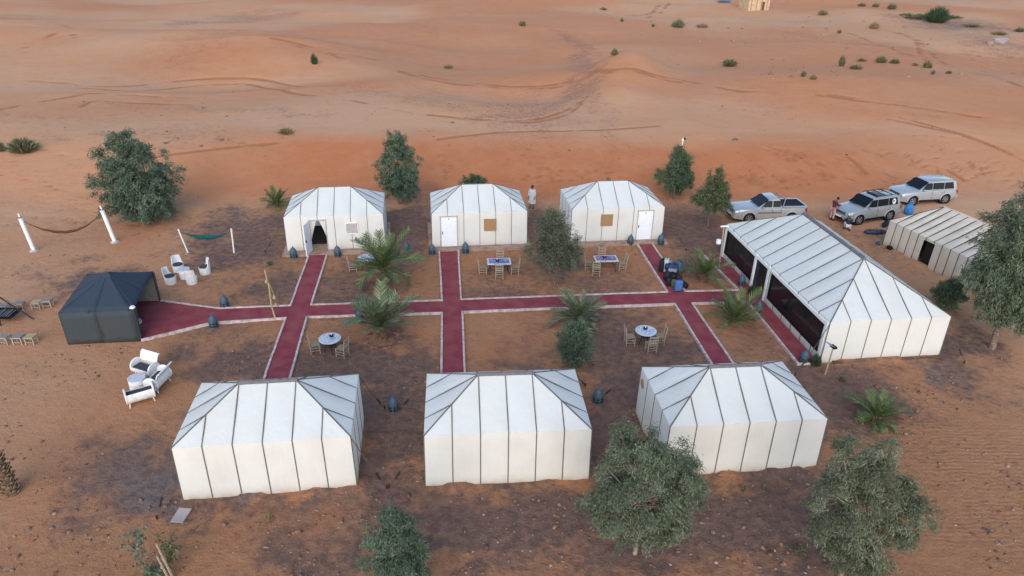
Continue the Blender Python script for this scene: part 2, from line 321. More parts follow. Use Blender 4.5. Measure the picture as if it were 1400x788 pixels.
# wheel ruts
ruts = [
    [(100, 116), (160, 118), (230, 112), (300, 107), (360, 109), (420, 118)], [(105, 120), (180, 124), (250, 119), (310, 115), (350, 117), (400, 127), (450, 132)],
    [(80, 138), (110, 128), (180, 130), (260, 134)], [(110, 146), (130, 138), (170, 140), (260, 143)], [(20, 110), (70, 112), (120, 118)],
    [(0, 72), (30, 66), (60, 55), (72, 46), (68, 40)], [(10, 76), (60, 66), (90, 56), (100, 46), (90, 36), (40, 26)], [(110, 52), (124, 48), (128, 50)],
    [(370, 52), (410, 60), (460, 75)], [(375, 56), (420, 66), (470, 80)], [(470, 74), (515, 82)], [(540, 95), (600, 107), (660, 115), (720, 118), (770, 113), (800, 100), (840, 95), (880, 97), (935, 110), (1010, 124), (1100, 128), (1180, 138), (1260, 148), (1340, 160)],
    [(545, 98), (600, 111), (660, 118), (720, 121), (772, 117), (806, 103), (842, 98), (880, 100), (930, 112)], [(470, 135), (540, 150), (620, 160), (680, 164), (730, 163), (770, 152), (800, 136)], [(690, 166), (735, 166), (775, 156), (795, 142)],
    [(860, 22), (890, 18), (905, 6)], [(885, 24), (905, 16), (915, 5)], [(1160, 45), (1190, 57), (1230, 72), (1265, 78)], [(1190, 35), (1240, 50), (1255, 62), (1258, 75), (1270, 85)], [(1230, 45), (1262, 60), (1275, 75), (1300, 92), (1400, 120)],
    [(1275, 74), (1310, 74), (1345, 78)], [(1340, 80), (1385, 78)], [(1200, 160), (1260, 172), (1320, 186), (1370, 205), (1400, 220)], [(1230, 160), (1290, 176), (1340, 192), (1390, 212)], [(1180, 205), (1230, 220), (1290, 240)],
    [(1280, 228), (1305, 250)], [(1296, 232), (1318, 246)], [(1180, 216), (1200, 232)], [(1160, 214), (1185, 236)], [(1120, 222), (1140, 240)], [(60, 205), (130, 222), (200, 215), (280, 205), (380, 195)], [(1010, 125), (1110, 127), (1210, 140), (1320, 158)], [(600, 190), (700, 180), (800, 178), (900, 172)], [(0, 150), (50, 140), (110, 130)]]
track = np.zeros_like(GX)
rutmask_y = (GY > 40)
for k, pl in enumerate(ruts):
    P3 = [at(*p) for p in pl]; P2 = np.array([(p.x, p.y) for p in P3])
    sel = (GX > P2[:, 0].min()-3) & (GX < P2[:, 0].max()+3) & (GY > P2[:, 1].min()-3) & (GY < P2[:, 1].max()+3)
    X = GX[sel]; Y = GY[sel]; best = np.full(X.shape, 1e9)
    t = np.linspace(0, len(P2)-1, 40*len(P2)); i0 = np.minimum(t.astype(int), len(P2)-2); f = (t-i0)[:, None]
    pm = P2[np.maximum(i0-1, 0)]; pa = P2[i0]; pb = P2[i0+1]; pc = P2[np.minimum(i0+2, len(P2)-1)]
    cr = .5*((2*pa)+(-pm+pb)*f+(2*pm-5*pa+4*pb-pc)*f*f+(-pm+3*pa-3*pb+pc)*f**3)
    for a, b in zip(cr[:-1], cr[1:]):
        dx, dy = b-a; l2 = dx*dx+dy*dy+1e-9
        m_ = (np.abs(X-(a[0]+b[0])/2) < abs(dx)/2+1.6) & (np.abs(Y-(a[1]+b[1])/2) < abs(dy)/2+1.6)
        if not m_.any(): continue
        u = np.clip(((X[m_]-a[0])*dx+(Y[m_]-a[1])*dy)/l2, 0, 1); best[m_] = np.minimum(best[m_], np.hypot(X[m_]-a[0]-u*dx, Y[m_]-a[1]-u*dy))
    wd = .12+.0026*float(P2[:, 1].mean())
    tr = np.exp(-(best/wd)**2)*sstep(.22, .62, fbm(X*.30, Y*.30, 100+k, 4)+.25*(fbm(X*1.7, Y*1.7, 150+k, 2)-.5))
    track[sel] = np.maximum(track[sel], tr)
# footprints and slides on the dune face, in trails
frng = np.random.default_rng(3)
def prints(poly, n, jit, r0, el=1., ang=0.):
    P2 = [at(*p) for p in poly]
    for i in range(n):
        f = frng.random()*(len(P2)-1); j = min(int(f), len(P2)-2); c = P2[j].lerp(P2[j+1], f-j); cx = c.x+frng.normal()*jit; cy_ = c.y+frng.normal()*jit; r_ = r0*frng.uniform(.7, 1.3)
        sel = (np.abs(GX-cx) < 1.5*el) & (np.abs(GY-cy_) < 1.5*el)
        track[sel] = np.maximum(track[sel], frng.uniform(.4, .95)*gauss(GX[sel], GY[sel], cx, cy_, r_*el, r_, ang+frng.normal()*.3))
for a in [([(603, 205), (612, 225), (606, 243)], 26, .22, .17), ([(700, 218), (730, 228), (770, 240), (800, 246)], 40, .8, .2), ([(735, 232), (750, 250)], 24, .8, .26), ([(790, 232), (830, 250)], 18, .8, .2), ([(1050, 203), (1078, 210), (1098, 216)], 40, .5, .24), ([(1018, 240), (1040, 252)], 30, .5, .24), ([(1062, 238), (1072, 254)], 14, .3, .22), ([(1090, 232), (1098, 250)], 14, .3, .22), ([(1125, 226), (1132, 246)], 14, .3, .25),
          ([(150, 190), (230, 196), (310, 188)], 40, 1.2, .16), ([(10, 240), (60, 270), (130, 262)], 60, 1.4, .15), ([(20, 300), (90, 320), (140, 290)], 60, 1.5, .15), ([(1270, 180), (1290, 210)], 16, .6, .2), ([(620, 168), (560, 182)], 12, .6, .14), ([(1330, 690), (1400, 690)], 26, .35, .10), ([(1300, 715), (1340, 745)], 12, .35, .10), ([(1230, 590), (1265, 610)], 24, .5, .11)]:
    prints(*a)
for a in [([(1150, 222), (1230, 240)], 22, .9, .13, 5, 2.2), ([(1240, 215), (1330, 232)], 20, .9, .12, 6, .75), ([(1320, 225), (1385, 245)], 24, .9, .12, 6, .75), ([(1290, 245), (1340, 240)], 12, .6, .12, 5, .8)]:
    prints(*a)
GZ = GZ-.10*np.clip(track, 0, 1)*(GY > 40)
nx, ny = len(gx), len(gy)
ii = np.arange(nx*ny).reshape(ny, nx)
Fq = np.stack([ii[:-1, :-1], ii[:-1, 1:], ii[1:, 1:], ii[1:, :-1]], -1).reshape(-1, 4)

def groundmat():
    m = bpy.data.materials.new('desert sand'); m.use_nodes = True
    t = m.node_tree; b = t.nodes['Principled BSDF']; N = t.nodes.new; L = t.links.new
    b.inputs['Roughness'].default_value = .95; b.inputs['Specular IOR Level'].default_value = .1
    g = N('ShaderNodeNewGeometry'); P = g.outputs['Position']
    def noise(sc, det=5, rough=.55, vec=None, dist=0):
        n = N('ShaderNodeTexNoise'); n.inputs['Scale'].default_value = sc; n.inputs['Detail'].default_value = det; n.inputs['Roughness'].default_value = rough; n.inputs['Distortion'].default_value = dist
        L(vec or P, n.inputs['Vector']); return n.outputs['Fac']
    def attr(n): a = N('ShaderNodeAttribute'); a.attribute_name = n; return a.outputs['Fac']
    def rng(v, a, b_, c=0., e=1.):
        r = N('ShaderNodeMapRange'); r.inputs[1].default_value = a; r.inputs[2].default_value = b_; r.inputs[3].default_value = c; r.inputs[4].default_value = e; r.interpolation_type = 'SMOOTHSTEP'; L(v, r.inputs[0]); return r.outputs[0]
    def math_(op, a, b_):
        q = N('ShaderNodeMath'); q.operation = op
        for i, v in enumerate((a, b_)):
            if isinstance(v, (int, float)): q.inputs[i].default_value = v
            else: L(v, q.inputs[i])
        return q.outputs[0]
    def mix(fac, A, B, mode='MIX'):
        q = N('ShaderNodeMix'); q.data_type = 'RGBA'; q.blend_type = mode
        if isinstance(fac, (int, float)): q.inputs['Factor'].default_value = fac
        else: L(fac, q.inputs['Factor'])
        for s_, v in (('A', A), ('B', B)):
            if isinstance(v, tuple): q.inputs[s_].default_value = (*v, 1)
            else: L(v, q.inputs[s_])
        return q.outputs['Result']
    mp = N('ShaderNodeMapping'); mp.inputs['Scale'].default_value = (.45, 1.6, 1); L(P, mp.inputs[0]); PS = mp.outputs[0]
    nA = noise(.07, 4); nB = noise(.55, 6, .6); nC = noise(2.6, 8, .7); nD = noise(11, 6, .7); nS = noise(.5, 6, .62, PS)
    sand = mix(rng(nA, .4, .62), (.50, .288, .170), (.515, .268, .142))
    sand = mix(rng(nS, .42, .72, 0, .35), sand, (.52, .322, .205))
    col = mix(math_('MULTIPLY', attr('orange'), rng(nB, .2, .6, .65, 1.)), sand, (.44, .165, .072))
    def wob(a, k): return rng(math_('ADD', attr(a), math_('ADD', math_('MULTIPLY', math_('SUBTRACT', nB, .5), k), math_('MULTIPLY', math_('SUBTRACT', nC, .5), k*1.3))), .12, .95)
    camp = attr('camp')
    col = mix(math_('MULTIPLY', math_('MULTIPLY', camp, .88), math_('SUBTRACT', 1., math_('MULTIPLY', attr('orange'), .75))), col, mix(rng(nC, .35, .7), (.375, .174, .082), (.285, .138, .074)))
    col = mix(math_('MULTIPLY', wob('soil', .9), math_('SUBTRACT', 1., math_('MULTIPLY', attr('orange'), .5))), col, mix(rng(nC, .34, .68), (.205, .122, .092), (.118, .077, .063)))
    col = mix(math_('MULTIPLY', wob('grey', .9), .85), col, mix(rng(nC, .4, .62), (.20, .155, .14), (.115, .092, .088)))
    col = mix(math_('MULTIPLY', wob('dgrav', .9), rng(nC, .42, .6, .15, .75)), col, (.24, .125, .10))
    col = mix(rng(attr('track'), .12, .85, 0, .72), col, (.30, .118, .052))
    # trodden sand: small dark pocks, and pale crumbs
    v = N('ShaderNodeTexVoronoi'); v.inputs['Scale'].default_value = 2.3; v.inputs['Randomness'].default_value = 1; L(P, v.inputs['Vector'])
    pock = math_('MULTIPLY', rng(v.outputs['Distance'], .22, .08), rng(nB, .5, .66))
    foot = math_('MAXIMUM', attr('foot'), math_('MULTIPLY', camp, .5))
    col = mix(math_('MULTIPLY', math_('MULTIPLY', pock, foot), .75), col, (.17, .075, .045))
    col = mix(math_('MULTIPLY', rng(nD, .56, .72), math_('MULTIPLY', camp, .38)), col, (.40, .23, .15))
    col = mix(math_('MULTIPLY', rng(nD, .42, .28), math_('ADD', math_('MULTIPLY', camp, .5), .08)), col, (.085, .048, .038))
    L(col, b.inputs['Base Color'])
    # relief
    wv = N('ShaderNodeTexWave'); wv.inputs['Scale'].default_value = 1.5; wv.inputs['Distortion'].default_value = 5; wv.inputs['Detail'].default_value = 2; wv.bands_direction = 'Y'; wv.inputs['Detail Scale'].default_value = .8
    L(P, wv.inputs['Vector'])
    h = math_('MULTIPLY', nC, math_('ADD', .07, math_('MULTIPLY', camp, .10))); h = math_('ADD', h, math_('MULTIPLY', nD, math_('ADD', .03, math_('MULTIPLY', camp, .03)))); h = math_('ADD', h, math_('MULTIPLY', nB, .14))
    h = math_('SUBTRACT', h, math_('MULTIPLY', math_('MULTIPLY', pock, foot), .05))
    h = math_('ADD', h, math_('MULTIPLY', math_('MULTIPLY', wv.outputs['Fac'], attr('ripple')), .022))
    bp = N('ShaderNodeBump'); bp.inputs['Strength'].default_value = .8; bp.inputs['Distance'].default_value = 1.0
    L(h, bp.inputs['Height']); L(bp.outputs[0], b.inputs['Normal'])
    return m
me = npmesh('ground', np.stack([GX, GY, GZ], -1).reshape(-1, 3), Fq, groundmat())
me.polygons.foreach_set('use_smooth', np.ones(len(Fq), bool))
campm = (1-sstep(-5, -1, GY-y0))*sstep(-40, -22, GX+5*(fbm(GX*.1, GY*.1, 3, 3)-.5))*(1-sstep(17, 30, GX+3*(fbm(GX*.1, GY*.1, 4, 3)-.5)))
campm = campm*(1-.6*sstep(-14, -20, GX))
foot = mask([(150, 270, 160, 60, 1.), (60, 300, 120, 60, 1.), (130, 590, 160, 120, .9), (820, 240, 80, 22, 1.), (600, 230, 30, 30, .6), (1060, 230, 120, 30, 1.), (1200, 215, 120, 30, .8), (1350, 250, 80, 40, .9), (220, 185, 130, 14, .8), (1300, 600, 60, 60, .6), (60, 240, 80, 20, .8)])
ripple = mask([(1340, 640, 110, 50, 1.), (1370, 730, 90, 50, 1.), (1300, 570, 60, 20, .4)])
for n_, a_ in (('soil', soil), ('grey', grey), ('orange', orange), ('dgrav', dgrav), ('track', track), ('camp', campm), ('foot', foot), ('ripple', ripple)):
    at_ = me.attributes.new(n_, 'FLOAT', 'POINT'); at_.data.foreach_set('value', np.ascontiguousarray(a_.ravel(), np.float32))
tag(link('ground', me), kind='structure')

# ------------------------------------------------------------------ red paths and white kerbs
M['red'] = mat('red path', (.205, .030, .046), .9, .22, 1.4, .6, 45, col2=(.25, .066, .064))
PZ = .05
lp = [((-12.62, 39.62), (-11.55, 39.75)), ((-11.76, 32.22), (-10.69, 32.36)), ((-11.62, 30.90), (-10.56, 31.05)), ((-10.60, 22.45), (-9.45, 22.6))]
cp = [((-4.72, 40.55), (-3.52, 40.7)), ((-3.78, 33.11), (-2.76, 33.29)), ((-3.65, 31.76), (-2.6, 31.9)), ((-2.86, 23.2), (-1.80, 23.3))]
rp = [((8.0, 41.75), (9.0, 41.9)), ((8.74, 34.62), (9.76, 34.75)), ((8.88, 33.23), (9.86, 33.32)), ((9.78, 23.95), (10.82, 24.05))]
fp = [((12.05, 39.65), (13.15, 39.8)), ((12.87, 35.0), (13.72, 35.1)), ((12.98, 33.58), (13.9, 33.7)), ((13.56, 27.52), (14.55, 27.65))]
pm_ = MB()
def quadslab(a, b, c, e): pm_.slab([a, b, c, e], -.12, PZ)
for p in (lp, cp, rp, fp):
    for (a, b), (c, e) in zip(p[:-1], p[1:]): quadslab(c, e, b, a)
for A, B in ((lp, cp), (cp, rp), (rp, fp)): quadslab(A[2][1], B[2][0], B[1][0], A[1][1])
FL0, FL1, FL2, FL3, FL4, FL5 = (-18.86, 32.50), (-15.39, 31.80), (-13.5, 31.95), (-11.76, 32.22), (-11.62, 30.9), (-15.15, 30.3)
quadslab((-17.9, 28.55), FL5, FL1, FL0); quadslab(FL5, FL4, FL3, FL1)
pm_.slab([(-21.1, 28.15), (-17.93, 28.6), (-18.83, 32.5), (-22.0, 32.15)], -.12, PZ+.012)
tag(pm_.build('path', M['red']), kind='structure')
kb = [[lp[0][0], lp[1][0], FL1, FL0], [(-17.9, 28.55), FL5, lp[2][0], lp[3][0]],
      [lp[0][1], lp[1][1], cp[1][0], cp[0][0]], [cp[0][1], cp[1][1], rp[1][0], rp[0][0]], [rp[0][1], rp[1][1], fp[1][0], fp[0][0]],
      [lp[3][1], lp[2][1], cp[2][0], cp[3][0]], [cp[3][1], cp[2][1], rp[2][0], rp[3][0]], [rp[3][1], rp[2][1], fp[2][0], fp[3][0]], [fp[3][0], fp[3][1]]]
zz = 0
for pl in kb:
    k_ = MB()
    for a, b in zip(pl[:-1], pl[1:]):
        a = Vector(a); b = Vector(b); l = (b-a).length; dr = (b-a)/l; nn = max(1, int(l/1.6)); zz += 1
        for i in range(nn):      # short cast lengths, slightly out of line
            p = a+dr*(l*(i+.5)/nn); k_.box((p.x+random.uniform(-.012, .012), p.y+random.uniform(-.012, .012), .0+.0015*(zz % 5)+random.uniform(0, .012)), (l/nn+.05 if i in (0, nn-1) else l/nn-.012, .095, .19), math.atan2(dr.y, dr.x)+random.uniform(-.006, .006))
    tag(k_.build('kerb', M['kerb']), kind='structure')

# ------------------------------------------------------------------ tents
def rects_minus(u0, u1, z0, z1, holes):
    """cut a wall panel round the openings (a, b, za, zb)"""
    rs = [(u0, u1, z0, z1)]
    for a, b, za, zb in holes:
        out = []
        for (p, q, r, s_) in rs:
            if b <= p or a >= q or zb <= r or za >= s_: out.append((p, q, r, s_)); continue
            if a > p: out.append((p, a, r, s_))
            if b < q: out.append((b, q, r, s_))
            lo, hi = max(a, p), min(b, q)
            if za > r: out.append((lo, hi, r, za))
            if zb < s_: out.append((lo, hi, zb, s_))
        rs = out
    return [r for r in rs if r[1]-r[0] > .004 and r[3]-r[2] > .004]
def strip(mb, pts, nrm, wd, th=.016):
    nrm = [Vector(n).normalized() for n in nrm]; pts = [Vector(p) for p in pts]
    loops = []
    for i, p in enumerate(pts):
        t = (pts[min(i+1, len(pts)-1)]-pts[max(i-1, 0)]).normalized(); n = nrm[min(i, len(nrm)-1)]
        s_ = t.cross(n).normalized()*wd/2
        loops.append([p-s_-n*.02, p+s_-n*.02, p+s_+n*th, p-s_+n*th])
    mb.loft(loops)
def tent(label, x, y, yaw, w_, d_, hw, hr, nlong, nhip, nend, cloth, roofm, seamm, ridgem, sw=.045, holes=(), group=None, jit=1., cat='tent', rw=.11):
    t = thing('tent', label, cat, (x, y, 0), R(yaw), group)
    W, D = w_/2, d_/2; step = w_/nlong; rl = W-step*nhip; rise = hr-hw; sd = random.randint(0, 999)
    lean = .035
    def tl(u): return 1. if abs(u) <= rl+1e-6 else max(0., (W-abs(u))/(W-rl))
    def te(v): return 1-abs(v)/D
    def patch(fn, name, m, nu=4, nv=5):
        vs = []; fs = []
        for j in range(nv+1):
            for i in range(nu+1): vs.append(fn(i/nu, j/nv))
        for j in range(nv):
            for i in range(nu): fs.append((j*(nu+1)+i, j*(nu+1)+i+1, (j+1)*(nu+1)+i+1, (j+1)*(nu+1)+i))
        q = MB().add(vs, fs).build(name, m, t)
        bm = bmesh.new(); bm.from_mesh(q.data); bmesh.ops.remove_doubles(bm, verts=bm.verts, dist=.0005)
        bmesh.ops.dissolve_degenerate(bm, edges=bm.edges, dist=.0005); bm.to_mesh(q.data); bm.free()
        q.data.polygons.foreach_set('use_smooth', [True]*len(q.data.polygons)); return q
    nf = Vector((0, -rise, D)).normalized(); ne = Vector((-rise, 0, W-rl)).normalized()
    def bul(a, b, k): return jit*(.042*math.sin(PI*a)*math.sin(PI*min(1, b))-.020*math.sin(PI*b)+.010*math.sin(7*a+5*b+k))
    for sgn in (-1, 1):
        for i in range(nlong):
            u0 = -W+i*step
            def f(a, b, u0=u0, k=i):
                u = u0+a*step; s_ = b*tl(u); q = bul(a, b, k)*(min(1, tl(u)*1.5))
                n = Vector((nf.x, nf.y*-sgn, nf.z)); return Vector((u, sgn*(D-s_*D), hw+s_*rise))+n*q*(b > 0)*(b < 1)
            patch(f, 'roof_panel', roofm)
        for i in range(nend):
            v0 = -D+i*d_/nend
            def f(a, b, v0=v0, k=i):
                v = v0+a*d_/nend; s_ = b*te(v); q = bul(a, b, k)*min(1, te(v)*1.5)
                n = Vector((-ne.x*sgn, 0, ne.z)) if sgn < 0 else Vector((-ne.x, 0, ne.z)); n = Vector((sgn*abs(ne.x), 0, ne.z))
                return Vector((sgn*(W-s_*(W-rl)), v, hw+s_*rise))+n*q*(b > 0)*(b < 1)
            patch(f, 'roof_panel', roofm)
    # walls: slightly splayed cloth
    def walls(n_, lo, st, fn, hs):
        for i in range(n_):
            rs = rects_minus(lo+i*st, lo+(i+1)*st, -.06, hw, hs)
            if not rs: continue
            for a, b, c, e in rs:
                q = MB(); nu, nv = (3, 4) if (b-a) > .4 else (1, 2); vs = [fn(a+(b-a)*i_/nu, c+(e-c)*j_/nv, math.sin(PI*((a+(b-a)*i_/nu-lo-i*st)/st))) for j_ in range(nv+1) for i_ in range(nu+1)]
                q.add(vs, [(j_*(nu+1)+i_, j_*(nu+1)+i_+1, (j_+1)*(nu+1)+i_+1, (j_+1)*(nu+1)+i_) for j_ in range(nv) for i_ in range(nu)])
                q.build('wall_panel', cloth, t, 40)
    def fw(sgn): return lambda u, z, s_: Vector((u*(1+lean*.3*(1-z/hw)), sgn*(D+lean*(1-z/hw)+.018*jit*s_*math.sin(PI*max(0, z)/hw)), z))
    def ew(sgn): return lambda v, z, s_: Vector((sgn*(W+lean*(1-z/hw)+.018*jit*s_*math.sin(PI*max(0, z)/hw)), v, z))
    walls(nlong, -W, step, fw(-1), holes); walls(nlong, -W, step, fw(1), ()); walls(nend, -D, d_/nend, ew(-1), ()); walls(nend, -D, d_/nend, ew(1), ())
    # seams: wall foot > eave > ridge or hip
    for sgn in (-1, 1):
        for i in range(1, nlong):
            u = -W+i*step; zs = [(-.05, hw)]
            if sgn < 0:
                for a, b, za, zb in holes:
                    if a-.02 < u < b+.02:
                        zs = [(-.05, za-.03), (zb+.04, hw)] if za > .06 else [(zb+.04, hw)]
            nw = Vector((0, sgn, .02)); nr = Vector((0, sgn*rise, D))
            for k, (a, b) in enumerate(zs):
                q = MB()
                pts = [fw(sgn)(u, a, 0), fw(sgn)(u, b, 0)]; nn = [nw, nw]
                if b == hw: pts += [Vector((u, sgn*(D-tl(u)*D), hw+tl(u)*rise))]; nn = [nw, nw+nr.normalized(), nr]
                strip(q, pts, nn, sw); q.build('seam', seamm, t)
        for i in range(1, nend):
            v = -D+i*d_/nend; q = MB(); nw = Vector((sgn, 0, .02)); nr = Vector((sgn*rise, 0, W-rl))
            strip(q, [ew(sgn)(v, -.05, 0), ew(sgn)(v, hw, 0), Vector((sgn*(W-te(v)*(W-rl)), v, hw+te(v)*rise))], [nw, nw+nr.normalized(), nr], sw*.8)
            q.build('seam', seamm, t)
        for s2 in (-1, 1):
            q = MB(); strip(q, [Vector((sgn*W, s2*D, hw)), Vector((sgn*rl, 0, hr))], [Vector((sgn*.5, s2*.5, .9))]*2, sw*1.1, .022); q.build('hip_seam', seamm, t)
            q = MB(); strip(q, [Vector((sgn*(W+lean), s2*(D+lean), -.05)), Vector((sgn*W, s2*D, hw))], [Vector((sgn, s2, 0))]*2, sw*.8, .018); q.build('corner_seam', seamm, t)
    q = MB(); q.tube([(-rl-.06, 0, hr+.0), (rl+.06, 0, hr+.0)], rw*.55, 8); q.build('ridge_cap', ridgem, t, 40)
    return t, W, D, hw

front = dict(w_=5.95, d_=3.85, hw=2.27, hr=3.46, nlong=6, nhip=2, nend=4, cloth=M['canvas'], roofm=M['roof'], seamm=M['seam'], ridgem=M['ridge'], sw=.038, rw=.15, group='white tents along the near side of the camp')
tent('white hipped tent at the near left, beside the bare grey ash patch', -8.71, 20.50, 7.6, **front)
tent('white hipped tent in the middle of the near row, closing the central red path', -.19, 21.27, 5.06, **front)
t3, W, D, hw = tent('white hipped tent of the near row with a round brown vent in its left wall', 8.52, 22.09, 6.17, **front)
q = MB(); q.lathe([(.20, 0), (.20, .03), (.15, .045)], 16, m=Matrix.Rotation(-PI/2, 3, 'Y')); q.build('vent', M['lattice'], t3, 40, loc=(-W-.012, 1.52, 1.72))

back = dict(d_=3.92, hw=2.32, hr=3.5, nlong=6, nhip=2, nend=4, cloth=M['canvas'], roofm=M['roof'], seamm=M['seam'], ridgem=M['ridge'], sw=.028, rw=.06, group='white tents along the dune side of the camp')
def plinth(t, W, D):
    q = MB(); q.box((0, -.25, .03), (2*W+.5, 2*D+.9, .16)); q.build('plinth', M['slab'], t)
def door(t, a, b, D, h=2.1, open_=False):
    q = MB(); y = -D-.03
    for (c, s_) in (((a+.0, y, h/2), (.05, .09, h)), ((b, y, h/2), (.05, .09, h)), (((a+b)/2, y, h+.027), (b-a+.06, .094, .05))): q.box(c, s_)
    f = q.build('door_frame', M['frame'], t)
    q = MB(); wd = b-a-.06
    if open_: q.box((0, -wd/2, 1.03), (.045, wd, 2.0)); dr = q.build('door', M['door'], t, loc=(a-.01, -D-.06, .05), rot=(0, 0, R(-14)))
    else:
        q.box((0, 0, 1.03), (wd, .045, 2.0)); dr = q.build('door', M['door'], t, loc=((a+b)/2, -D-.02, .05))
        for z in (.5, 1.5):
            p = MB(); p.box((0, -.03, z), (wd-.22, .014, .72)); p.build('door_panel', M['door'], dr)
        p = MB(); p.tube([(0, -.02, 0), (0, -.035, 0)], .035, 8); p.build('spyhole', M['black'], dr, loc=(0, 0, 1.9))
    p = MB(); p.box((0, 0, 0), (.04, .09, .14)); p.build('handle', M['iron'], dr, loc=((.045, -wd+.1, 1.0) if open_ else (-wd/2+.08, -.05, 1.0)))
    return dr
def window(t, a, b, za, zb, D, m, fm):
    q = MB(); y = -D-.045; w2 = .05
    q.box((a, y, (za+zb)/2), (w2, .07, zb-za+.05)); q.box((b, y, (za+zb)/2), (w2, .07, zb-za+.05)); q.box(((a+b)/2, y, za), (b-a, .072, w2)); q.box(((a+b)/2, y, zb), (b-a, .072, w2))
    f = q.build('window', fm, t)
    q = MB(); q.box(((a+b)/2, -D-.05, (za+zb)/2), (b-a-.04, .02, zb-za-.04)); q.build('pane', m, f)
    for k in range(1, 9):
        u = a+(b-a)*k/9; q = MB(); q.box((u, -D-.062, (za+zb)/2), (.025, .02, zb-za-.04)); q.build('lattice_bar', m, f)
t4, W, D, hw = tent('white tent with its door standing open, at the end of the left path', -11.27, 41.50, 8.37, w_=5.95, holes=[(-1.52, -.5, -.2, 2.05)], **back)
plinth(t4, W, D); door(t4, -1.5, -.52, D, 2.05, True)
M['lattice_grey'] = mat('grey white lattice', (.50, .49, .47), .8, .3, 30)
window(t4, .66, 1.4, 1.12, 1.82, D, M['lattice_grey'], M['white'])
q = MB()
vs = []
for j in range(7):
    for i in range(5):
        f = j/6; u = -1.5+(.04+.42*(1-abs(f-.0)**.8))*i/4; vs.append((u, -D+.02+.03*math.sin(i*2.2), 2.03-f*1.2))
q.add(vs, [(j*5+i, j*5+i+1, (j+1)*5+i+1, (j+1)*5+i) for j in range(6) for i in range(4)]); q.build('curtain', M['canvas'], t4, 60)
q = MB(); vs = [(-.54-(.04+.36*(1-(j/6)**.8))*i/4, -D+.02+.03*math.sin(i*2.2), 2.03-j/6*1.0) for j in range(7) for i in range(5)]
q.add(vs, [(j*5+i, j*5+i+1, (j+1)*5+i+1, (j+1)*5+i) for j in range(6) for i in range(4)]); q.build('curtain', M['canvas'], t4, 60)
q = MB(); q.box((0, .4, .13), (2*W-.1, 2*D-.9, .05)); q.build('floor', M['dark'], t4)  # floor coloured near black to paint in the shade behind the open door
t5, W, D, hw = tent('white tent with a white door at its left end, facing the central path', -2.36, 42.52, 7.63, w_=6.0, holes=[(-2.48, -1.4, -.2, 2.12)], **back)
plinth(t5, W, D); door(t5, -2.46, -1.42, D, 2.1); window(t5, .28, 1.02, 1.1, 1.85, D, M['lattice'], M['lattice'])
t6, W, D, hw = tent('white tent with a white door at its right end, facing the right path', 6.48, 43.71, 7.67, w_=6.1, holes=[(1.28, 2.36, -.2, 2.12)], **back)
plinth(t6, W, D); door(t6, 1.3, 2.34, D, 2.1); window(t6, -1.11, -.38, 1.18, 1.91, D, M['lattice'], M['lattice'])

# the long dining tent
wins = [(-5.72, -1.88, .40, 1.86), (.30, 5.64, .40, 1.88)]
t7, W, D, hw = tent('long white dining tent with dark windows along its side', 16.94, 34.17, -82.72, w_=12.1, d_=6.05, hw=2.19, hr=3.92, nlong=12, nhip=3, nend=6,
    cloth=M['canvas'], roofm=M['roof'], seamm=M['seam'], ridgem=M['ridge'], rw=.18, holes=[(-1.58, -.24, -.2, 1.86)]+wins)
for a, b, za, zb in wins:
    q = MB(); y = -D-.02
    q.box((a, y, (za+zb)/2), (.07, .09, zb-za+.07)); q.box((b, y, (za+zb)/2), (.07, .09, zb-za+.07)); q.box(((a+b)/2, y, za), (b-a, .092, .06)); q.box(((a+b)/2, y, zb), (b-a, .092, .06))
    f = q.build('window', M['black'], t7); n = round((b-a)/1.0)
    for k in range(n):
        u0 = a+(b-a)*k/n; u1 = a+(b-a)*(k+1)/n
        q = MB(); q.box(((u0+u1)/2, -D+.0, (za+zb)/2), (u1-u0-.03, .015, zb-za-.05)); q.build('pane', M['glass'], f)
for u in (-5.92, -1.73, -.09, 5.88):
    q = MB(); q.box((u, -D-.035, 1.05), (.17, .10, 2.16)); q.build('post', M['white'], t7)
q = MB(); q.box((0, -D-.04, 1.99), (11.9, .075, .16)); q.build('valance', M['white'], t7)
q = MB(); q.box((.5, .3, .05), (11.6, 5.5, .06)); q.build('floor', M['darkwood'], t7)
q = MB()
for s_ in (-1, 1):      # dark curtains looped back in the doorway
    q.lathe([(.10, 0), (.13, .5), (.08, 1.0), (.16, 1.8)], 8, (-.91+s_*.55, -D+.08, .02))
q.build('curtain', M['navy'], t7, 60)

# the old kitchen tent
t8, W, D, hw = tent('old cream tent with sand stained cloth and an open dark doorway, behind the dining tent', 28.22, 39.21, -72.9, w_=7.8, d_=5.6, hw=1.72, hr=2.82, nlong=13, nhip=2, nend=6,
    cloth=M['oldcanvas'], roofm=M['oldcanvas'], seamm=M['oldseam'], ridgem=M['oldcanvas'], sw=.04, rw=.06, holes=[(-1.02, -.2, -.2, 1.56)], jit=2.2)
q = MB(); q.box((-.61, -D+.2, .8), (.8, .02, 1.5)); q.build('doorway_shade', M['dark'], t8)  # near black sheet standing in for the shade inside the open doorway

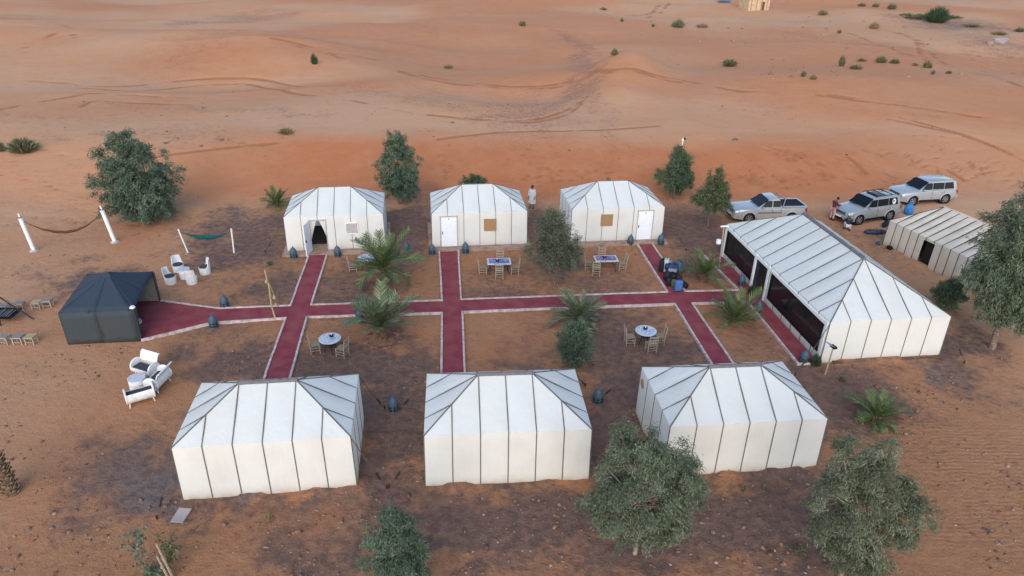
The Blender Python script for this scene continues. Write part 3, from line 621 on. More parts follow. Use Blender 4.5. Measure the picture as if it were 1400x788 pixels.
# the black wool tent, open to the right
def black_tent():
    t = thing('black_tent', 'low black woven tent with its right side open onto the red carpet', 'tent', (-20.05, 30.35, 0))
    o = Vector((20.05, -30.35, 0))
    FL, FR, BR, BL = (Vector(p)+o for p in ((-21.2, 28.1, 0), (-17.95, 28.55, 0), (-18.88, 32.62, 0), (-22.12, 32.2, 0)))
    up = Vector((0, 0, 1.72)); ap = Vector((.33, -.15, 2.85))
    def face(pts, name, m, nu=8, nv=8, sag=.09):
        a, b, c, e = pts; vs = []
        for j in range(nv+1):
            for i in range(nu+1):
                u, v = i/nu, j/nv; p = (a*(1-u)+b*u)*(1-v)+(e*(1-u)+c*u)*v
                vs.append(p-Vector((0, 0, sag*math.sin(PI*u)*(1-v)*.6+sag*math.sin(PI*v)*.8)))
        q = MB().add(vs, [(j*(nu+1)+i, j*(nu+1)+i+1, (j+1)*(nu+1)+i+1, (j+1)*(nu+1)+i) for j in range(nv) for i in range(nu)])
        ob = q.build(name, [m, M['lining']], t, 60); sm = ob.modifiers.new('thick', 'SOLIDIFY'); sm.thickness = .03; sm.offset = 1; sm.material_offset = 0
        return ob
    cen = (FL+FR+BR+BL)/4
    for a, b in ((FL, FR), (BR, BL), (BL, FL)):
        m_ = (a+b)/2
        for p, q_ in ((a, m_), (m_, b)): 
            face([p, q_, q_+up, p+up], 'wall_panel', M['blackwool'], 5, 5, .0)
        for p, q_ in ((a, m_), (m_, b)):
            face([p+up, q_+up, ap, ap], 'roof_panel', M['blackroof'], 5, 6, .05)
    m_ = (FR+BR)/2
    for p, q_ in ((FR, m_), (m_, BR)): face([p+up, q_+up, ap, ap], 'roof_panel', M['blackroof'], 5, 6, .05)
    # beige lining hung inside the back and left walls
    for a, b in ((BR, BL), (BL, FL)):
        s_ = [p+(cen-p)*.03 for p in (a, b)]; q = MB(); nrm = (cen-(a+b)/2).normalized(); nrm.z = 0
        q.sheet([s_[0], s_[1], s_[1]+up*.97, s_[0]+up*.97], .02, nrm); q.build('lining', M['lining'], t)
    # cloth swag looped at the near corner of the opening
    q = MB(); q.sheet([FR+up*.98, FR+up*.98+(BR-FR)*.10, FR+(BR-FR)*.02+up*.05, FR+up*.02], .05, Vector((1, .2, 0))); q.build('side_flap', M['blackwool'], t)
    q = MB(); q.sheet([BR+up*.98, BR+up*.98+(FR-BR)*.07, BR+(FR-BR)*.05+up*.02, BR+up*.02], .05, Vector((1, .2, 0))); q.build('side_flap', M['blackwool'], t)
    q = MB(); q.lathe([(.10, 0), (.14, .06), (.09, .13)], 8); q.build('bolster', M['white'], t, 40, loc=FR+up*1.0+Vector((-.06, .12, .0)))
    q = MB(); q.tube([cen+Vector((.1, -.1, 0)), ap], .05, 8); q.build('centre_pole', M['wood'], t)
    for p in (FL, FR, BR, BL):
        q = MB(); q.tube([p+(cen-p)*.015, p+(cen-p)*.015+up], .04, 6); q.build('corner_pole', M['wood'], t)
    q = MB(); strip(q, [(FL+FR)/2+Vector((.05, -.03, .35)), (FL+FR)/2+Vector((-.15, -.03, 1.35))], [Vector((0, -1, 0))]*2, .05); q.build('seam', M['oldseam'], t)
    q = MB(); q.lathe([(.06, 0), (.08, .02), (.03, .04)], 10, m=Matrix.Rotation(PI/2, 3, 'X')); q.build('eyelet', M['oldseam'], t, loc=FL+(FR-FL)*.40+up*1.0+Vector((0, -.02, .02)))
    return FL-o, FR-o, BR-o
black_tent()
t = thing('low_table', 'low round tray table just inside the black tent', 'table', (-18.75, 29.6, PZ+.02))
q = MB(); q.lathe([(.34, .30), (.40, .32), (.40, .36), (.37, .345)], 20); q.build('tray', M['furn'], t, 40)
q = MB(); q.lathe([(.25, 0), (.28, .15), (.22, .3)], 12); q.build('base', M['darkwood'], t, 40)

# ------------------------------------------------------------------ courtyard furniture
def chair(label, p, face, group='wooden chairs round the courtyard tables'):
    t = thing('chair', label, 'chair', (p.x, p.y, H(p.x, p.y)), math.atan2(face[1], face[0])-PI/2, group)   # local +y looks at the table
    s_ = .21
    for sx in (-1, 1):
        q = MB(); q.tube([(sx*s_, -.21, -.03), (sx*s_, -.22, .45), (sx*s_*.98, -.30, 1.02)], .026, 6); q.build('back_post', M['wood'], t)
        q = MB(); q.tube([(sx*s_, .21, -.03), (sx*s_, .21, .46)], .026, 6); q.build('leg', M['wood'], t)
        for z in (.16, .30):
            q = MB(); q.tube([(sx*s_, -.21, z), (sx*s_, .21, z)], .016, 5); q.build('rung', M['wood'], t)
    for z in (.14, .28):
        q = MB(); q.tube([(-s_, .21, z), (s_, .21, z)], .016, 5); q.build('rung', M['wood'], t)
        q = MB(); q.tube([(-s_, -.21, z+.03), (s_, -.21, z+.03)], .016, 5); q.build('rung', M['wood'], t)
    for z, y in ((.60, -.235), (.76, -.26), (.93, -.285)):
        q = MB(); q.box((0, y, z), (2*s_, .02, .07)); q.build('slat', M['wood'], t)
    q = MB(); q.box((0, 0, .45), (.42, .43, .035)); q.build('seat', M['seat'], t)
    return t
def ashtray(p, z, lab):
    t = thing('ashtray', lab, 'ashtray', (p.x, p.y, z)); q = MB(); q.lathe([(.05, 0), (.10, .02), (.11, .09), (.06, .10)], 10); q.build('bowl', M['navy'], t, 40)
    q = MB(); q.lathe([(.02, .09), (.03, .13), (.01, .17)], 8); q.build('lid', M['white'], t, 40)
def rect_table(label, px, py, rz, m):
    p = at(px, py); t = thing('rectangular_table', label, 'table', p, rz)
    q = MB(); q.box((0, 0, .735), (1.38, .82, .05)); top = q.build('tabletop', M['kerb_pale'], t)
    q = MB(); q.box((0, 0, .762), (1.18, .64, .012)); q.build('mosaic', m, top)
    for sx in (-1, 1):
        for sy in (-1, 1):
            q = MB(); q.tube([(sx*.60, sy*.33, -.03), (sx*.48, sy*.26, .4), (sx*.60, sy*.33, .71)], .022, 6); q.build('leg', M['iron'], t)
    q = MB(); q.tube([(-.5, 0, .4), (.5, 0, .4)], .016, 5); q.build('stretcher', M['iron'], t)
    return p
M['kerb_pale'] = mat('pale table edge', (.52, .54, .58), .5, .1)
def round_table(label, px, py, r=.52):
    p = at(px, py); t = thing('round_table', label, 'table', p)
    q = MB(); q.lathe([(r-.03, .71), (r, .72), (r, .755), (r-.02, .76)], 28); top = q.build('tabletop', M['kerb_pale'], t, 40)
    q = MB(); q.lathe([(r-.07, .755), (r-.07, .766)], 28); q.build('mosaic', M['mosaicw'], top, 40)
    for k in range(4):
        a = k*PI/2+.4; q = MB(); q.tube([(.34*math.cos(a), .34*math.sin(a), -.03), (.2*math.cos(a), .2*math.sin(a), .4), (.36*math.cos(a), .36*math.sin(a), .71)], .02, 6); q.build('leg', M['iron'], t)
    q = MB(); q.lathe([(.22, .40), (.23, .42), (.22, .44)], 12); q.build('brace', M['iron'], t, 40)
    return p
def off(p, dx, dy): return Vector((p.x+dx, p.y+dy, 0))
p = rect_table('rectangular blue mosaic table with a pale border, right of the central path', 682, 373, R(5), M['mosaicb'])
ashtray(off(p, -.1, -.05), .768, 'small blue pot on the blue mosaic table')
chair('wooden chair at the left end of the blue mosaic table', off(p, -.95, -.1), (1, .1))
chair('wooden chair at the right end of the blue mosaic table', off(p, .95, .0), (-1, -.05))
chair('wooden chair on the near side of the blue mosaic table', off(p, .05, -.72), (0, 1))
chair('wooden chair on the far side of the blue mosaic table', off(p, .05, .75), (0, -1))
p = rect_table('rectangular violet mosaic table below the tent at the top of the right path', 827, 369, R(6), M['mosaicp'])
ashtray(off(p, -.1, .02), .768, 'small dark pot on the violet mosaic table')
chair('wooden chair at the left end of the violet mosaic table, back to the bare tree', off(p, -.98, .1), (1, 0))
chair('wooden chair on the near left side of the violet mosaic table', off(p, -.6, -.7), (.15, 1))
chair('wooden chair at the right end of the violet mosaic table', off(p, 1.0, .1), (-1, -.2))
chair('wooden chair on the far side of the violet mosaic table', off(p, -.1, .8), (0, -1))
p = round_table('round white mosaic table between the left path and the near palm', 453, 481)
ashtray(off(p, .08, .05), .77, 'small pot on the round table left of the near palm')
chair('wooden chair left of the round table by the left path', off(p, -.72, -.05), (1, .25))
chair('wooden chair at the lower right of the round table by the left path', off(p, .62, -.32), (-1, .35))
p = round_table('round white mosaic table left of the right path', 881, 470)
ashtray(off(p, -.03, .04), .77, 'small pot on the round table left of the right path')
chair('wooden chair left of the round table near the right path', off(p, -.75, -.05), (1, .1))
chair('wooden chair on the near side of the round table near the right path', off(p, .18, -.72), (-.15, 1))
chair('wooden chair right of the round table near the right path', off(p, .72, .05), (-1, 0))
p = round_table('round pale table half hidden behind the far palm', 502, 368, .5)
chair('wooden chair left of the round table behind the far palm', off(p, -.78, -.2), (1, .2))

def lantern(label, px, py, s=1., rz=0.):
    p = at(px, py); z = PZ if label.find('on the') > 0 and label.find('path') > 0 else p.z
    t = thing('lantern', label, 'lantern', (p.x, p.y, p.z-.01), rz, 'blue grey metal lanterns along the paths'); t.scale = (s, s, s)
    q = MB(); q.lathe([(.23, 0), (.25, .04), (.23, .09)], 14); q.build('base', M['lantern'], t, 40)
    q = MB(); q.lathe([(.20, .09), (.235, .2), (.24, .36), (.22, .5)], 14); b = q.build('body', M['lantern'], t, 40)
    for zc in (.18, .34):
        q = MB()
        for k in range(7):
            a = 2*PI*k/7; q.box((.225*math.cos(a), .225*math.sin(a), zc), (.035, .12, .10), a)
        q.build('slot', M['lanterndark'], b)
    q = MB(); q.lathe([(.245, .5), (.25, .53), (.235, .56)], 14); q.build('collar', M['lantern'], t, 40)
    q = MB(); q.lathe([(.22, .56), (.20, .67), (.13, .78), (.05, .84)], 14); q.build('dome', M['lantern'], t, 40)
    q = MB(); q.lathe([(.03, .84), (.05, .87), (.02, .92), (.01, .99)], 8); q.build('finial', M['lantern'], t, 40)
for a in [('blue grey lantern left of the open tent door', 402, 353), ('blue grey lantern right of the open tent door', 462, 351), ('blue grey lantern left of the white door of the middle tent', 591, 348), ('blue grey lantern right of the white door of the middle tent', 636.5, 346.5),
    ('blue grey lantern left of the right tent door', 861.5, 335), ('blue grey lantern right of the right tent door', 903, 335), ('blue grey lantern beyond the path from the black tent', 308, 421), ('blue grey lantern on the near kerb of the path from the black tent', 292.5, 448),
    ('blue grey lantern on the far kerb beside the near palm', 491.5, 430), ('blue grey lantern just below the kerb beside the near palm', 492.5, 440), ('blue grey lantern between the left and middle near tents', 538, 562), ('blue grey lantern between the middle and right near tents', 817, 551),
    ('blue grey lantern by the dining tent post, left of its doorway', 1013, 391), ('blue grey lantern at the dining tent doorway, right of the cross path', 1036, 427), ('blue grey lantern at the near end of the path beside the dining tent', 1098, 496), ('blue grey lantern half hidden right of the far palm', 556, 345)]:
    lantern(*a, s=random.uniform(.80, .90), rz=random.uniform(0, 3))

# white barrel furniture
def tub(label, px, py, back):
    p = at(px, py); t = thing('barrel_chair', label, 'armchair', p, math.atan2(back[1], back[0])-PI/2, 'white barrel chairs by the black tent')  # +y is the back
    vs = []; n = 24; zt = lambda a: .43+.07*max(0, math.sin(a))+.42*float(sstep(.42, .72, math.sin(a)))
    q = MB(); ro, ri = .31, .275
    for k in range(n):
        a = 2*PI*k/n; c, s_ = math.cos(a), math.sin(a); fl = 1+.12*max(0, s_)
        vs += [(ro*c*.92, ro*s_*.92, -.02), (ro*c, ro*s_, .2), (ro*c*fl, ro*s_*fl, zt(a)), (ri*c*fl, ri*s_*fl, zt(a)), (ri*c, ri*s_, .3)]
    q.add(vs, [(k*5+j, ((k+1) % n)*5+j, ((k+1) % n)*5+j+1, k*5+j+1) for k in range(n) for j in range(4)]+[tuple(k*5+4 for k in range(n)), tuple(k*5 for k in range(n))[::-1]])
    b = q.build('tub', M['furn'], t, 50)
    q = MB(); q.lathe([(.26, .36), (.285, .40), (.285, .45), (.25, .475)], 20); q.build('cushion', M['cushion'], t, 40)
def drum(label, px, py, r=.30, h=.55):
    p = at(px, py); t = thing('barrel_table', label, 'table', p)
    q = MB(); q.lathe([(r*.97, -.02), (r, .02), (r, h*.33), (r*1.02, h*.34), (r, h*.36), (r, h*.66), (r*1.02, h*.68), (r, h*.7), (r, h-.02), (r*.95, h)], 24); q.build('drum', M['furn'], t, 40)
    q = MB(); q.lathe([(r*1.03, h), (r*1.04, h+.012), (r*1.0, h+.025)], 24); q.build('top', M['kerb_pale'], t, 40)
tub('white barrel chair with its back to the far left of the small drum table', 245, 371, (-.6, .8)); tub('white barrel chair right of the small drum table', 281, 374, (.85, .5))
tub('white barrel chair left of the small drum table, nearest the black tent', 234, 387, (-1, .15)); tub('white barrel chair with its back towards the camera, near the small drum table', 263, 387, (.25, -1))
drum('white drum table among four barrel chairs', 254, 380)
def sofa(label, c, fwd, tall):
    t = thing('barrel_sofa', label, 'sofa', (c.x, c.y, H(c.x, c.y)), math.atan2(fwd[1], fwd[0])-PI/2, 'white barrel sofas in front of the black tent')
    L_, r, zc = 1.12, .33, .46; h = L_/2
    for sx in (-1, 1):
        q = MB(); q.lathe([(r*.98, 0), (r+.015, .02), (r+.015, .05), (r*.98, .07)], 24, (sx*(h-.035)-.035, 0, zc), Matrix.Rotation(PI/2, 3, 'Y')); q.build('end_disc', M['furn'], t, 40)
    prof = []
    for k in range(15):
        a = R(8-k*(225 if tall else 224)/14); prof.append((r*math.cos(a), zc+r*math.sin(a)))
    if tall: prof += [(prof[-1][0]-.04, prof[-1][1]+.14), (prof[-1][0]-.12, prof[-1][1]+.28), (prof[-1][0]-.22, prof[-1][1]+.36)]
    def shell(pr, name, par, x0, x1):
        q = MB(); lo = []
        for x in (x0, x1):
            lo.append([Vector((x, y, z)) for y, z in pr]+[Vector((x, y*.9+(.0), zc+(z-zc)*.9 if i_ < 15 else z+.02)) for i_, (y, z) in reversed(list(enumerate(pr)))])
        q.loft(lo); return q.build(name, M['furn'], par, 40)
    b = shell(prof, 'shell', t, -h+.06, h-.06)
    q = MB(); q.box((0, .05, zc-.01), (L_-.16, .46, .13)); cq = q.build('cushion', M['cushion'], t)
    bv = cq.modifiers.new('round', 'BEVEL'); bv.width = .04; bv.segments = 3
    for sx in (-1, 1):
        for sy in (-1, 1):
            q = MB(); q.tube([(sx*(h-.12), sy*.17, .22), (sx*(h-.08), sy*.22, -.02)], .022, 6); q.build('leg', M['furn'], t)
def mid(a, b): return (at(*a)+at(*b))/2
f = Vector((-.37, -.93, 0)); sofa('white barrel sofa with tall curved back, far side of the large drum table', mid((185.4, 513.8), (208, 519.5))-f*.2, f, True)
f = Vector((-1, .1, 0)); sofa('white barrel sofa facing left, showing its round end, right of the large drum table', at(219, 529), f, True)
f = Vector((-.56, .83, 0)); sofa('white low backed barrel sofa turned away from the camera', mid((181, 559.5), (209, 547))+f*.22, f, False)
drum('white drum table among three barrel sofas', 191, 533, .35, .62)

# hammocks between posts
def hammock(la, ca, a, b, ha, hb, m, drop, lab_posts, catp, rad, grp, foot=True):
    pa, pb = at(*a), at(*b)
    for k, (p, hh, tp) in enumerate(((pa, ha[0], ha[1]), (pb, hb[0], hb[1]))):
        t = thing('hammock_post', lab_posts[k], 'post', p, 0, grp)
        q = MB(); q.tube([(0, 0, -.1), (tp*hh, .0, hh)], rad, 10); q.build('post', M['white'], t, 50)
        if rad > .08:
            q = MB(); q.tube([(tp*hh, 0, hh), (tp*(hh+.04), 0, hh+.04)], rad*.85, 10); q.build('cap', M['black'], t, 50)
            q = MB(); q.tube([(tp*hh, 0, hh+.02), (tp*(hh+.24), 0, hh+.28)], .05, 8); q.build('peg', M['white'], t, 50)
        if foot and k == 0 or rad > .08:
            q = MB(); q.lathe([(.30 if rad > .08 else .22, -.03), (.25 if rad > .08 else .18, .05), (.1, .07)], 9); q.build('footing', M['stone'] if rad < .08 else M['paleslab'], t)
    A = pa+Vector((ha[1]*ha[0], 0, ha[0]-.12)); B = pb+Vector((hb[1]*hb[0], 0, hb[0]-.12)); mdl = (A+B)/2
    t = thing('hammock', la, 'hammock', mdl); d_ = (B-A); side = Vector((-d_.y, d_.x, 0)).normalized()
    def cat_(f): return A-mdl+d_*f-Vector((0, 0, drop*4*f*(1-f)))
    n = 22; rows = []
    for i in range(n+1):
        f = .10+.80*i/n; wd = .05+(.14 if rad > .08 else .26)*math.sin(PI*i/n); row = []
        for j in range(7):
            a = -1+2*j/6; row.append(cat_(f)+side*wd*a*.6+Vector((0, 0, wd*.7*(a*a)-wd*.25+.015*math.sin(i*1.7+j*2))))
        rows.append(row)
    q = MB(); q.add([p for r_ in rows for p in r_], [(i*7+j, i*7+j+1, (i+1)*7+j+1, (i+1)*7+j) for i in range(n) for j in range(6)])
    ob = q.build('cloth', m, t, 60); sm = ob.modifiers.new('thick', 'SOLIDIFY'); sm.thickness = .02
    for f0, f1 in ((0, .1), (1, .9)):
        q = MB()
        for j in (0, 3, 6):
            i = 0 if f0 == 0 else n; q.tube([cat_(f0), rows[i][j]], .012, 5)
        q.build('rope', M['rope'], t)
hammock('brown hammock sagging between two thick white posts', 0, (47, 343), (157.5, 331), (2.15, -.10), (2.15, -.14), M['hambrown'], 1.1, ['thick white post at the left end of the brown hammock', 'thick white post at the right end of the brown hammock, near the round tree'], 0, .125, 'thick white hammock posts')
hammock('green hammock slung between two thin white posts', 0, (258, 347), (320, 346), (1.62, -.20), (1.62, .06), M['hamgreen'], .5, ['thin white leaning post at the left end of the green hammock', 'thin white upright post at the right end of the green hammock'], 0, .045, 'thin white hammock posts')

# pole with rags
p = at(377, 437); t = thing('rag_pole', 'pale crooked pole hung with rags beside the left path crossing', 'pole', p)
q = MB(); q.tube([(0, 0, -.1), (-.10, 0, .8), (-.08, .0, 1.9), (-.16, 0, 2.85)], [.05, .045, .04, .03], 7); q.build('pole', M['straw'], t, 50)
q = MB(); q.tube([(-.12, 0, 2.3), (.05, -.02, 1.75), (.12, -.02, 1.4)], .015, 5); q.build('rope', M['straw'], t)
for (x, z, s_) in ((-.15, 2.25, .09), (.12, 1.35, .10), (.15, .95, .06)):
    q = MB(); q.lathe([(s_*.4, -s_*1.6), (s_, -s_), (s_*.7, 0), (s_*.3, s_*.6)], 7); q.build('rag', M['straw'], t, 60, loc=(x, -.03, z))
# lamp posts
p = at(1128, 512); t = thing('solar_lamp', 'solar lamp on a thin post at the near corner of the dining tent', 'lamp', p)
q = MB(); q.tube([(0, 0, -.1), (.05, 0, 1.45)], .035, 7); q.build('post', M['wood'], t, 50)
q = MB(); q.box((.05, 0, 1.5), (.16, .30, .10), R(20)); q.build('lamp_head', M['black'], t)
q = MB(); q.box((-.12, -.02, 1.62), (.34, .30, .03), rot=Euler((0, R(28), R(10))).to_matrix()); q.build('solar_panel', M['panel'], t)
q = MB(); q.tube([(.05, 0, 1.45), (.0, 0, 1.6)], .02, 6); q.build('arm', M['iron'], t)
p = at(983, 366); t = thing('solar_lamp', 'wooden lamp post with a white lamp at the far corner of the dining tent', 'lamp', p)
q = MB(); q.tube([(0, 0, -.1), (-.05, .02, 1.6), (-.12, .0, 2.65)], .045, 7); q.build('post', M['wood'], t, 50)
q = MB(); q.box((-.12, 0, 2.7), (.42, .1, .07), R(15)); q.build('lamp_arm', M['white'], t)
q = MB(); q.lathe([(.07, 0), (.16, .08), (.15, .3), (.05, .34)], 10); q.build('lamp_head', M['furn'], t, 40, loc=(-.30, -.05, 1.55))
p = at(929, 218); t = thing('street_lamp', 'thin white and red lamp pole on the dune behind the tall dark tree', 'lamp', p)
q = MB(); q.tube([(0, 0, -.1), (.05, 0, 1.15)], .045, 6); q.build('pole', M['pink'], t)
q = MB(); q.tube([(.05, 0, 1.15), (.08, 0, 1.8)], .05, 6); q.build('upper_pole', M['white'], t)
q = MB(); q.lathe([(.05, 0), (.10, .06), (.09, .18), (.03, .22)], 8); q.build('lamp_head', M['white'], t, 40, loc=(.08, 0, 1.5))
q = MB(); q.box((.20, 0, 1.72), (.14, .10, .2), R(20)); q.build('speaker', M['black'], t)

# fire tripod and stools
p = at(8, 440); t = thing('fire_tripod', 'black iron fire tripod with a hanging grill pan left of the black tent', 'fire tripod', p)
ax = Vector((-.22, .12, 1.55))
for k, e_ in enumerate(((.02, -.42, -.03), (1.28, .28, -.03), (-1.15, .30, -.03))):
    q = MB(); q.tube([e_, ax+(ax-Vector(e_)).normalized()*.08], .035, 6); q.build('leg', M['iron'], t)
q = MB(); lo = []
for s_, z in ((.55, .28), (.75, .48), (.70, .48), (.5, .31)): lo.append([Vector((-.1+s_*a*1.0, .12+s_*b*.62, z)) for a, b in ((-1, -1), (1, -1), (1, 1), (-1, 1))])
q.loft(lo); q.build('grill_pan', M['black'], t)
for a, b in ((-1, -1), (1, -1), (1, 1), (-1, 1)):
    q = MB(); q.tube([(-.1+.72*a, .12+.44*b, .48), ax], .008, 4); q.build('chain', M['iron'], t)
q = MB()
for k in range(9): q.tube([(-.6+.12*k, -.25, .42), (-.62+.12*k, .45, .44+.03*math.sin(k*2))], .02, 5)
q.build('firewood', M['luggage_grey'], t)
def stool(lab, px, py, rz, m):
    p = at(px, py); t = thing('stool', lab, 'stool', p, rz, 'low pale stools round the fire tripod')
    for sx in (-1, 1):
        for sy in (-1, 1):
            q = MB(); q.box((sx*.19, sy*.17, .17), (.055, .055, .40)); q.build('leg', M['wood'], t)
    q = MB(); q.box((0, 0, .37), (.42, .38, .05)); q.build('seat', m, t)
    for sy in (-1, 1):
        q = MB(); q.box((0, sy*.19, .13), (.36, .03, .035)); q.build('rung', M['wood'], t)
        q = MB(); q.box((0, sy*.195, .37), (.44, .03, .065)); q.build('seat_rail', M['wood'], t)
M['weave'] = mat('grey woven seat', (.24, .25, .24), .9, .3, 25)
for a in [('pale stool behind the fire tripod legs', 8, 426, .1, 0), ('pale stool right behind the fire tripod, seen past its leg', 28.5, 423, .2, 0), ('pale stool in the far row, left of the one next to the black tent', 52, 421.5, .15, 1), ('pale stool of the far row nearest the black tent', 66.5, 419, .2, 0),
    ('large pale stool at the left of the near row', 9, 469, -.05, 0), ('pale stool in the middle of the near row', 27.5, 469, .1, 0), ('small pale stool at the right of the near row', 44.5, 469, 0, 1)]:
    stool(*a[:4], M['straw'] if a[4] else M['weave'])

# luggage on the red path
def case(kind, lab, px, py, dims, rz, m, tilt=0., z=PZ, cat='suitcase'):
    p = at(px, py); t = thing(kind, lab, cat, (p.x, p.y, z), rz, 'luggage piled on the right path'); t.rotation_euler = (tilt, 0, rz)
    a, b, c = dims
    def bev(q, name, w_, par=t, mm=m):
        o = q.build(name, mm, par); bv = o.modifiers.new('round', 'BEVEL'); bv.width = w_; bv.segments = 3
        for p_ in o.data.polygons: p_.use_smooth = True
        return o
    if kind == 'suitcase':
        q = MB(); q.box((0, 0, c/2+.04), (a, b, c)); bd = bev(q, 'shell', .05)
        for k in range(3):
            q = MB(); q.box((a*(k-1)*.28, -b/2-.004, c/2+.04), (.03, .012, c*.8)); q.build('rib', m, bd)
        for sx in (-1, 1):
            for sy in (-1, 1):
                q = MB(); q.lathe([(.03, -.015), (.03, .015)], 8, (sx*a*.38, sy*b*.33, .03), Matrix.Rotation(PI/2, 3, 'Y')); q.build('wheel', M['black'], t)
        q = MB(); q.tube([(-a*.22, 0, c+.03), (-a*.22, 0, c+.12), (a*.22, 0, c+.12), (a*.22, 0, c+.03)], .014, 5); q.build('handle', M['black'], t)
    elif kind == 'backpack':
        q = MB(); q.loft([[Vector((a/2*k*math.cos(2*PI*i/10), b/2*k*math.sin(2*PI*i/10)+o_, z_)) for i in range(10)] for k, z_, o_ in ((.75, 0, 0), (1, c*.15, 0), (1, c*.6, 0), (.85, c*.88, .02), (.4, c, .03))]); q.build('body', m, t, 60)
        q = MB(); q.box((0, -b/2-.02, c*.35), (a*.7, .10, c*.4)); bev(q, 'pocket', .03)
        for sx in (-1, 1):
            q = MB(); q.tube([(sx*a*.25, b/2*.9, c*.85), (sx*a*.28, b/2+.09, c*.5), (sx*a*.25, b/2*.9, c*.12)], .025, 5); q.build('strap', M['black'], t)
        q = MB(); q.tube([(-.05, .03, c), (0, .03, c+.07), (.05, .03, c)], .014, 5); q.build('handle', M['black'], t)
    else:
        q = MB(); q.lathe([(b*.38, -a/2), (b*.5, -a/2+.05), (b*.52, 0), (b*.5, a/2-.05), (b*.38, a/2)], 12, (0, 0, b*.48), Matrix.Rotation(PI/2, 3, 'Y')); q.build('body', m, t, 60)
        for sx in (-1, 1):
            q = MB(); q.lathe([(b*.54, -.02), (b*.54, .02)], 12, (sx*a*.22, 0, b*.48), Matrix.Rotation(PI/2, 3, 'Y')); q.build('strap', M['black'], t, 40)
        q = MB(); q.tube([(-a*.2, 0, b*.98), (-a*.1, 0, b*1.2), (a*.1, 0, b*1.2), (a*.2, 0, b*.98)], .015, 5); q.build('handle', M['black'], t)
L_ = M
case('suitcase', 'tall black suitcase at the left end of the luggage pile', 904, 372.5, (.50, .30, .72), R(62), L_['luggage_black'])
case('suitcase', 'pale grey hard suitcase next to the tall black one', 909.5, 372, (.48, .26, .74), R(70), L_['luggage_white'])
case('backpack', 'grey and white backpack at the far side of the luggage pile', 914.5, 369, (.40, .30, .60), R(20), L_['luggage_grey'], cat='backpack')
case('suitcase', 'teal grey suitcase at the far right of the luggage pile', 926.5, 373, (.52, .34, .68), R(-62), L_['luggage_teal'])
case('duffel_bag', 'navy duffel bag lying across the middle of the luggage pile', 917, 375, (.80, .40, 0), R(-12), L_['luggage_navy'], cat='bag', z=.28)
case('suitcase', 'dark navy suitcase under the navy duffel bag', 917, 377, (.66, .40, .26), R(-12), L_['luggage_navy'])
case('backpack', 'black backpack left of the middle of the luggage pile', 911.5, 385, (.40, .32, .56), R(30), L_['luggage_black'], cat='backpack')
case('duffel_bag', 'black duffel bag in front of the navy duffel bag', 919.5, 383.5, (.74, .40, 0), R(-20), L_['luggage_black'], cat='bag')
case('suitcase', 'grey carry-on case lying on the black duffel bag', 918, 381, (.5, .32, .16), R(-18), L_['luggage_grey'], z=.42)
case('backpack', 'small black backpack at the near left of the luggage pile', 914, 391.5, (.36, .28, .46), R(10), L_['luggage_black'], cat='backpack')
case('backpack', 'olive backpack beside the blue suitcase', 920.5, 394, (.34, .28, .48), R(0), L_['luggage_olive'], cat='backpack')
case('suitcase', 'bright blue suitcase at the near end of the luggage pile', 926.5, 399, (.42, .28, .60), R(8), L_['luggage_blue'])
case('duffel_bag', 'black bag on the kerb right of the blue suitcase', 933, 393.5, (.60, .34, 0), R(-50), L_['luggage_black'], cat='bag')
case('backpack', 'black backpack behind the blue suitcase', 927, 389.5, (.40, .32, .56), R(-20), L_['luggage_black'], cat='backpack')

